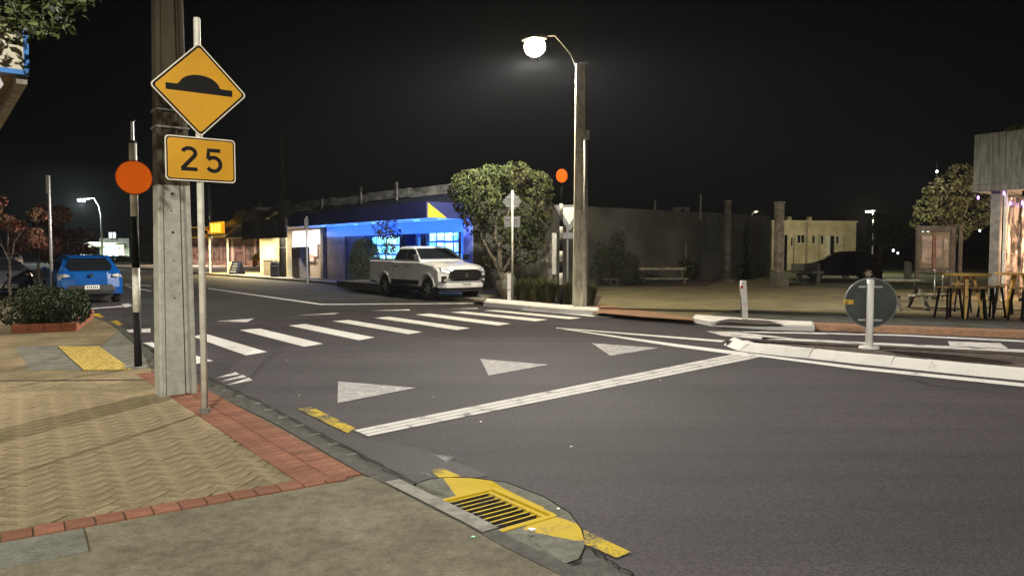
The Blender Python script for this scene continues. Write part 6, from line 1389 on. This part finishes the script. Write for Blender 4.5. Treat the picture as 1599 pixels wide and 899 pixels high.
mb = MB(); mb.box(-7 * s, -4 * s, -.3, .3, 0, 16 * s); mb.build('ride_base', mat('rb', (.5, .12, .02), .5), t)
q = at(431, 432, .1); s = q.y / FPX; t = thing('rubbish_bin', 'black public rubbish bin beside the dark utility pole', 'bin', q, 0)
mb = MB(); mb.loft([[(-7 * s, -.25, 0), (7 * s, -.25, 0), (7 * s, .3, 0), (-7 * s, .3, 0)], [(-7 * s, -.25, 20 * s), (7 * s, -.25, 20 * s), (7 * s, .3, 20 * s), (-7 * s, .3, 20 * s)]]); mb.build('body', M['trim'], t, bevel=.03)
mb = MB(); mb.loft([[(-7.5 * s, -.3, 20.1 * s), (7.5 * s, -.3, 20.1 * s), (7.5 * s, .35, 20.1 * s), (-7.5 * s, .35, 20.1 * s)], [(-5 * s, -.2, 24.5 * s), (5 * s, -.2, 24.5 * s), (5 * s, .25, 24.5 * s), (-5 * s, .25, 24.5 * s)]]); mb.build('lid', M['trim'], t, bevel=.04)
mb = MB(); mb.box(-5 * s, 5 * s, -.32, -.255, 16.5 * s, 18 * s); mb.build('opening_rim', M['steel'], t)
q = at(419, 430, .1); t = thing('concrete_bench', 'pale low concrete bench block left of the rubbish bin', 'bench', q, 0); mb = MB(); mb.box(-.4, .35, .2, 1.6, 0, .95); mb.build('block', M['beige'], t, bevel=.03); mb = MB(); mb.box(-.45, .4, .15, 1.65, .955, 1.02); mb.build('cap', M['cream'], t)
# slab and banner post behind the grasses, rounded stone
q = at(853, 459, .1); s = q.y / FPX; t = thing('pale_slab', 'pale weathered timber slab leaning behind the grass tussocks', 'slab', q, -.1)
M['pale_timber'] = mat('pale_timber', (.30, .29, .25), .85, .15, 4, .4, 30, stretch=(3, 3, .6))
for k in range(3):
    x0 = -13 + 7.6 * k; mb = MB(); tl_ = 70 if k == 1 else 62 + 8 * k; mb.prism([(x0 * s, 0, 0), ((x0 + 7.2) * s, 0, 0), ((x0 + 7.2 + (4 - k)) * s, 0, (tl_ + 6) * s), ((x0 + 5.5 - k) * s, 0, tl_ * s)], (0, .1, 0)); mb.build('plank', M['pale_timber'], t)
q = at(860, 462, .1); s = q.y / FPX; t = thing('banner_post', 'narrow white banner board standing by the pale slab', 'sign', q + Vector((.1, -.3, 0)), 0); mb = MB(); mb.box(-3.2 * s, 3.2 * s, 0, .04, 34 * s, 98 * s); mb.build('board', M['pole_white3'] if 'pole_white3' in M else M.setdefault('pole_white3', mat('pole_white3', (.45, .45, .42), .7, .1)), t)
for x in (-2.6, 2.6): mb = MB(); mb.box(x * s - .03, x * s + .03, .045, .1, -.1, 98 * s); mb.build('upright', M['timber_grey'], t)
q = at(790, 464, .1) + Vector((0, .6, 0)); t = thing('round_stone', 'rounded pale standing stone behind the short white post', 'stone', q, 0)
vround('stone', [(.01, -.05), (.32, 0), (.36, .3), (.34, .6), (.25, .78), (.08, .86)], M['concrete_grey'], t, 16)
# park bench rails
def park_seat(label, px0, px1, py, ybase, post=None):
    q = at((px0 + px1) / 2, ybase, .1); s = q.y / FPX; w_ = (px1 - px0) / 2 * s; t = thing('park_bench', label, 'bench', q, 0, 'plank benches along the garden bed'); zt = atY(px0, py, q.y).z - .1
    mb = MB(); mb.box(-w_, w_, -.15, .25, zt - .06, zt); mb.build('seat', M['timber_grey2'] if 'timber_grey2' in M else M.setdefault('timber_grey2', mat('timber_grey2', (.28, .26, .2), .8, .2, 6)), t)
    mb = MB(); mb.box(-w_, w_, .45, .50, zt + .38, zt + .5); mb.build('backrest', M['timber_grey2'], t)
    for x in (-w_ * .85, w_ * .85):
        mb = MB(); mb.box(x - .06, x + .06, -.1, .2, -.05, zt - .065); mb.build('leg', M['timber_grey'], t); mb = MB(); mb.bar((x, .40, .0), (x, .52, zt + .5), .08); mb.build('back_support', M['timber_grey'], t)
park_seat('plank park bench in front of the low dark shrub', 1000, 1074, 434, 442); park_seat('plank park bench beside the lamp pole under the sprawling shrub', 914, 968, 435, 443)
t, hh, q = simple_pole('timber_post', 'dark timber post at the right end of the park bench', 1071, 438, 381, .07, 'timber_grey')
# concrete picnic table in the park
for (px0, px1, yt, yb, lab) in [(1240, 1284, 423, 442, 'concrete park seat behind the lit square column')]:
    q = at((px0 + px1) / 2, yb, .1); s = q.y / FPX; t = thing('park_bench', lab, 'bench', q, 0); zt = (yb - yt) * s
    mb = MB(); mb.box(-22 * s, 22 * s, -.25, .3, zt - .12, zt); mb.build('seat', M['concrete_grey'], t)
    mb = MB(); mb.box(-22 * s, 22 * s, .31, .4, zt - .1, zt + .35); mb.build('backrest', M['concrete_grey'], t)
    for x in (-14, 14): mb = MB(); mb.box((x - 2) * s, (x + 2) * s, -.2, .25, -.05, zt - .125); mb.build('leg', M['concrete_grey'], t)
for i_, (px, yb, yt, lab) in enumerate([(1365, 432, 412, 'short timber bollard behind the round sign'), (1417, 436, 410, 'timber bollard on the dark lawn right of the round sign'), (1320, 436, 420, 'stubby concrete bollard under the black car')]):
    q = at(px, yb, .1); s = q.y / FPX; t = thing('bollard', lab, 'bollard', q, 0, 'bollards on the park lawn'); h_ = (yb - yt) * s
    mb = MB(); mb.loft([[(-.14, -.14, z), (.14, -.14, z), (.14, .14, z), (-.14, .14, z)] for z in (-.1, h_)]); mb.build('post', M['pale_timber'], t); mb = MB(); mb.loft([[(-.14, -.14, h_ + .001), (.14, -.14, h_ + .001), (.14, .14, h_ + .001), (-.14, .14, h_ + .001)], [(-.05, -.05, h_ + .06), (.05, -.05, h_ + .06), (.05, .05, h_ + .06), (-.05, .05, h_ + .06)]]); mb.build('cap', M['pale_timber'], t)
# long timber picnic table left of the stools
q = at(1432, 483, .1); s = q.y / FPX; t = thing('picnic_table', 'long weathered picnic table with attached seat behind the round sign', 'picnic table', q, -.05)
zt = (483 - 438) * s; zs = (483 - 458) * s
for k in range(3): mb = MB(); mb.box(-58 * s, 18 * s, .1 + .22 * k, .30 + .22 * k, zt - .05, zt); mb.build('table_plank', M['timber_grey2'], t)
for k in range(2): mb = MB(); mb.box(-20 * s, 40 * s, -.55 + .18 * k, -.39 + .18 * k, zs - .05, zs); mb.build('seat_plank', M['timber_grey2'], t)
for x in (-36, 6):
    mb = MB(); mb.bar((x * s, -.4, 0), (x * s, .3, zt - .06), .08); mb.bar((x * s + .09, .9, 0), (x * s + .09, .3, zt - .06), .08); mb.bar((x * s + .18, -.5, zs - .1), (x * s + .18, .9, zs - .1), .07); mb.build('leg_frame', M['timber_grey'], t)
# notice board
q = at(1505, 462, .1) + Vector((.2, 2.0, 0)); s = q.y / FPX; t = thing('notice_board', 'tall timber framed notice board with dim posters left of the cafe post', 'notice board', q, -.1); hT = atY(1505, 352, q.y).z - .1
for x in (-30, 22, 33): mb = MB(); w_ = 2.6 if x != 22 else 3.5; mb.box((x - w_) * s, (x + w_) * s, -.06, .06, -.1, hT - (0 if x < 30 else -.02)); mb.build('post', M['timber_dark'] if 'timber_dark' in M else M.setdefault('timber_dark', mat('timber_dark', (.06, .055, .045), .85, .2, 6)), t)
for z0_, z1_ in ((hT - .22, hT - .02), (.75, .9)): mb = MB(); mb.box(-27.2 * s, 18.3 * s, -.05, .05, z0_, z1_); mb.build('rail', M['timber_dark'], t)
mb = MB(); mb.box(-27 * s, 18 * s, .0, .03, .91, hT - .23); mb.build('backboard', M['timber_grey'], t)
for x0, x1, z0, z1, c in ((-24, -9, 1.1, 2.7, (.13, .11, .1)), (-3, 7, 1.3, 2.6, (.12, .09, .08)), (8, 15, 1.0, 2.0, (.14, .13, .11))):
    mb = MB(); mb.box(x0 * s, x1 * s, -.02, -.003, z0, min(z1, hT - .4)); mb.build('poster', mat('poster%d' % x0, c, .5, .35, 3), t)
mb = MB(); mb.box(-8 * s, -5 * s, -.04, -.003, .92, hT - .25); mb.build('mullion', mat('mull', (.12, .05, .03), .7), t)
# steel hoops
for px, yb, yt, lab in ((1459, 470, 422, 'thin steel bar upright standing left of the notice board'), (1471, 470, 422, 'thin steel curved rail beside the left cafe table')):
    q = at(px, yb, .1); h_ = (yb - yt) * q.y / FPX; t = thing('steel_rail', lab, 'rail', q, 0); mb = MB()
    if px == 1459: mb.tube([(0, 0, -.1), (0, 0, h_)], .018, 8)
    else: mb.tube([(0, 0, -.1), (0, 0, h_ - .25)] + [(.22 - .22 * math.cos(a), 0, h_ - .25 + .22 * math.sin(a)) for a in [PI * k / 8 for k in range(1, 9)]] + [(.44, 0, -.1)], .018, 8)
    mb.build('tube', M['steel'], t, smooth=True)
    vround('fixing_cap', [(.03, h_ - .3 if px > 1460 else h_), (.045, (h_ - .28) if px > 1460 else h_ + .02), (.01, (h_ - .25) if px > 1460 else h_ + .05)], M['steel'], t, 8)
# bar tables and stools
def bar_table(label, px, py, rz):
    q = at(px, py, .104); s = q.y / FPX; t = thing('bar_table', label, 'table', q, rz, 'round bar tables outside the cafe')
    n = 30; rings = [[(r * math.cos(2 * PI * k / n), r * math.sin(2 * PI * k / n), z) for k in range(n)] for r, z in ((.48, .98), (.50, .99), (.50, 1.02), (.49, 1.03))]
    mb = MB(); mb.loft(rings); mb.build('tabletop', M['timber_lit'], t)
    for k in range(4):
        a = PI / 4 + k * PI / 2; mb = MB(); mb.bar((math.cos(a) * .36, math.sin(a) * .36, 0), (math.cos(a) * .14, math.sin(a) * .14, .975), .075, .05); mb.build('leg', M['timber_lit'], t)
    mb = MB(); mb.bar((-.2, -.2, .5), (.2, .2, .5), .04); mb.bar((-.2, .2, .55), (.2, -.2, .55), .04); mb.build('brace', M['timber'], t)
    return t
def stool(label, px, py, rz, first=None):
    q = at(px, py, .104)
    if first: return dup(first, q, rz, label)
    t = thing('bar_stool', label, 'stool', q, rz, 'bar stools round the cafe tables')
    mb = MB(); mb.box(-.20, .20, -.17, .17, .70, .735); mb.build('seat', M['timber'], t, bevel=.01)
    for x, y in ((-1, -1), (1, -1), (1, 1), (-1, 1)):
        mb = MB(); mb.bar((x * .21, y * .19, 0), (x * .15, y * .12, .698), .035); mb.build('leg', M['black'], t)
    for y in (-.17, .17): mb = MB(); mb.bar((-.18, y, .22), (.18, y, .22), .022); mb.build('footrest', M['black'], t)
    return t
bar_table('round timber bar table nearest the notice board', 1507, 496, .3); bar_table('round timber bar table cut by the right edge of the view', 1590, 493, .9)
s1 = stool('bar stool with black legs left of the left round table', 1481, 497, .2)
stool('bar stool right behind the left round table, left of the post', 1524, 498, 1.1, s1); stool('bar stool with black legs standing before the grey cafe post', 1548, 496, .4, s1); stool('bar stool by the curtain between the two round tables', 1566, 490, .9, s1)
stool('bar stool at the right picture edge under the right round table', 1597, 501, .3, s1); stool('bar stool deep behind the left round table', 1500, 488, .8, s1)
# far glimmers of light behind the trees on the right
for px, py, r_ in ((1463, 268, .05), (1395, 391, .06), (1402, 395, .05), (1441, 363, .07), (1449, 362, .06), (1455, 396, .05), (1530, 360, .05)):
    v = atY(px, py, 34 if px != 1463 else 27); t = thing('distant_light', {1463: 'small white light at the tip of the blossom tree crown, highest of the small lights', 1395: 'white glimmer low behind the dark tree, left one of the close pair', 1402: 'white glimmer low behind the dark tree, right one of the close pair', 1441: 'white glimmer left of the notice board top, left one of two', 1449: 'white glimmer left of the notice board top, right one of two', 1455: 'faint white glimmer halfway down left of the notice board', 1530: 'white glimmer right of the notice board beside the cafe post'}[px], 'light', (v.x, v.y, v.z), 0, 'tiny lights among the dark trees on the right')
    if px == 1463: lamp('bulb_light', (-1.0, -.2, -.3), 170, (1, .95, .85), .08, parent=t)
    vround('bulb', [(r_ * .3, -r_), (r_, 0), (r_ * .3, r_)], bpy.data.materials.get('far_bulb') or glow('far_bulb', (.9, 1, 1), 6), t, 8)
    mb = MB(); mb.tube([(0, 0.0, r_ * .9), (0, .02, r_ + .3)], .012, 4); mb.build('hanger', M['black'], t)
# ================================================================ NIGHT AIR
HZ = MB(); HZ.box(-135, 75, -14, 135, -1.4, 12)
hz = HZ.build('haze', [], None); hz['kind'] = 'stuff'
hm = bpy.data.materials.new('haze'); hm.use_nodes = True; N_ = hm.node_tree.nodes
N_.remove(N_['Principled BSDF']); pv = N_.new('ShaderNodeVolumePrincipled'); pv.inputs['Color'].default_value = (.9, .93, 1, 1); pv.inputs['Density'].default_value = .00022; pv.inputs['Anisotropy'].default_value = .35
hm.node_tree.links.new(pv.outputs[0], N_['Material Output'].inputs['Volume']); hz.data.materials.append(hm)

rl = random.Random(44)
mb = MB()
for k in range(150):
    if k < 80: px, py = rl.uniform(0, 640), rl.uniform(640, 880)
    else: f_ = rl.random(); px, py = 330 + 300 * f_ + rl.uniform(-6, 14), 604 + 146 * f_
    if inpoly(px, py, [(560, 745), (1000, 745), (1000, 899), (760, 899)]) : continue
    q = at(px, py, ZK if k < 80 else .0); z = (ZK + .008) if k < 80 else .008; a = rl.uniform(0, 6.3); s = rl.uniform(.004, .013)
    mb.poly([(q.x + s * math.cos(a), q.y + s * math.sin(a), z), (q.x - s * .5 * math.sin(a), q.y + s * .5 * math.cos(a), z + .004), (q.x - s * math.cos(a), q.y - s * math.sin(a), z + .001), (q.x + s * .5 * math.sin(a), q.y - s * .5 * math.cos(a), z + .003)], 0, rl.random())
stuff(mb.build('leaf_litter', mat('litter', (.12, .08, .035), .8, .3, 4, tone=1.2), None, fix=False))
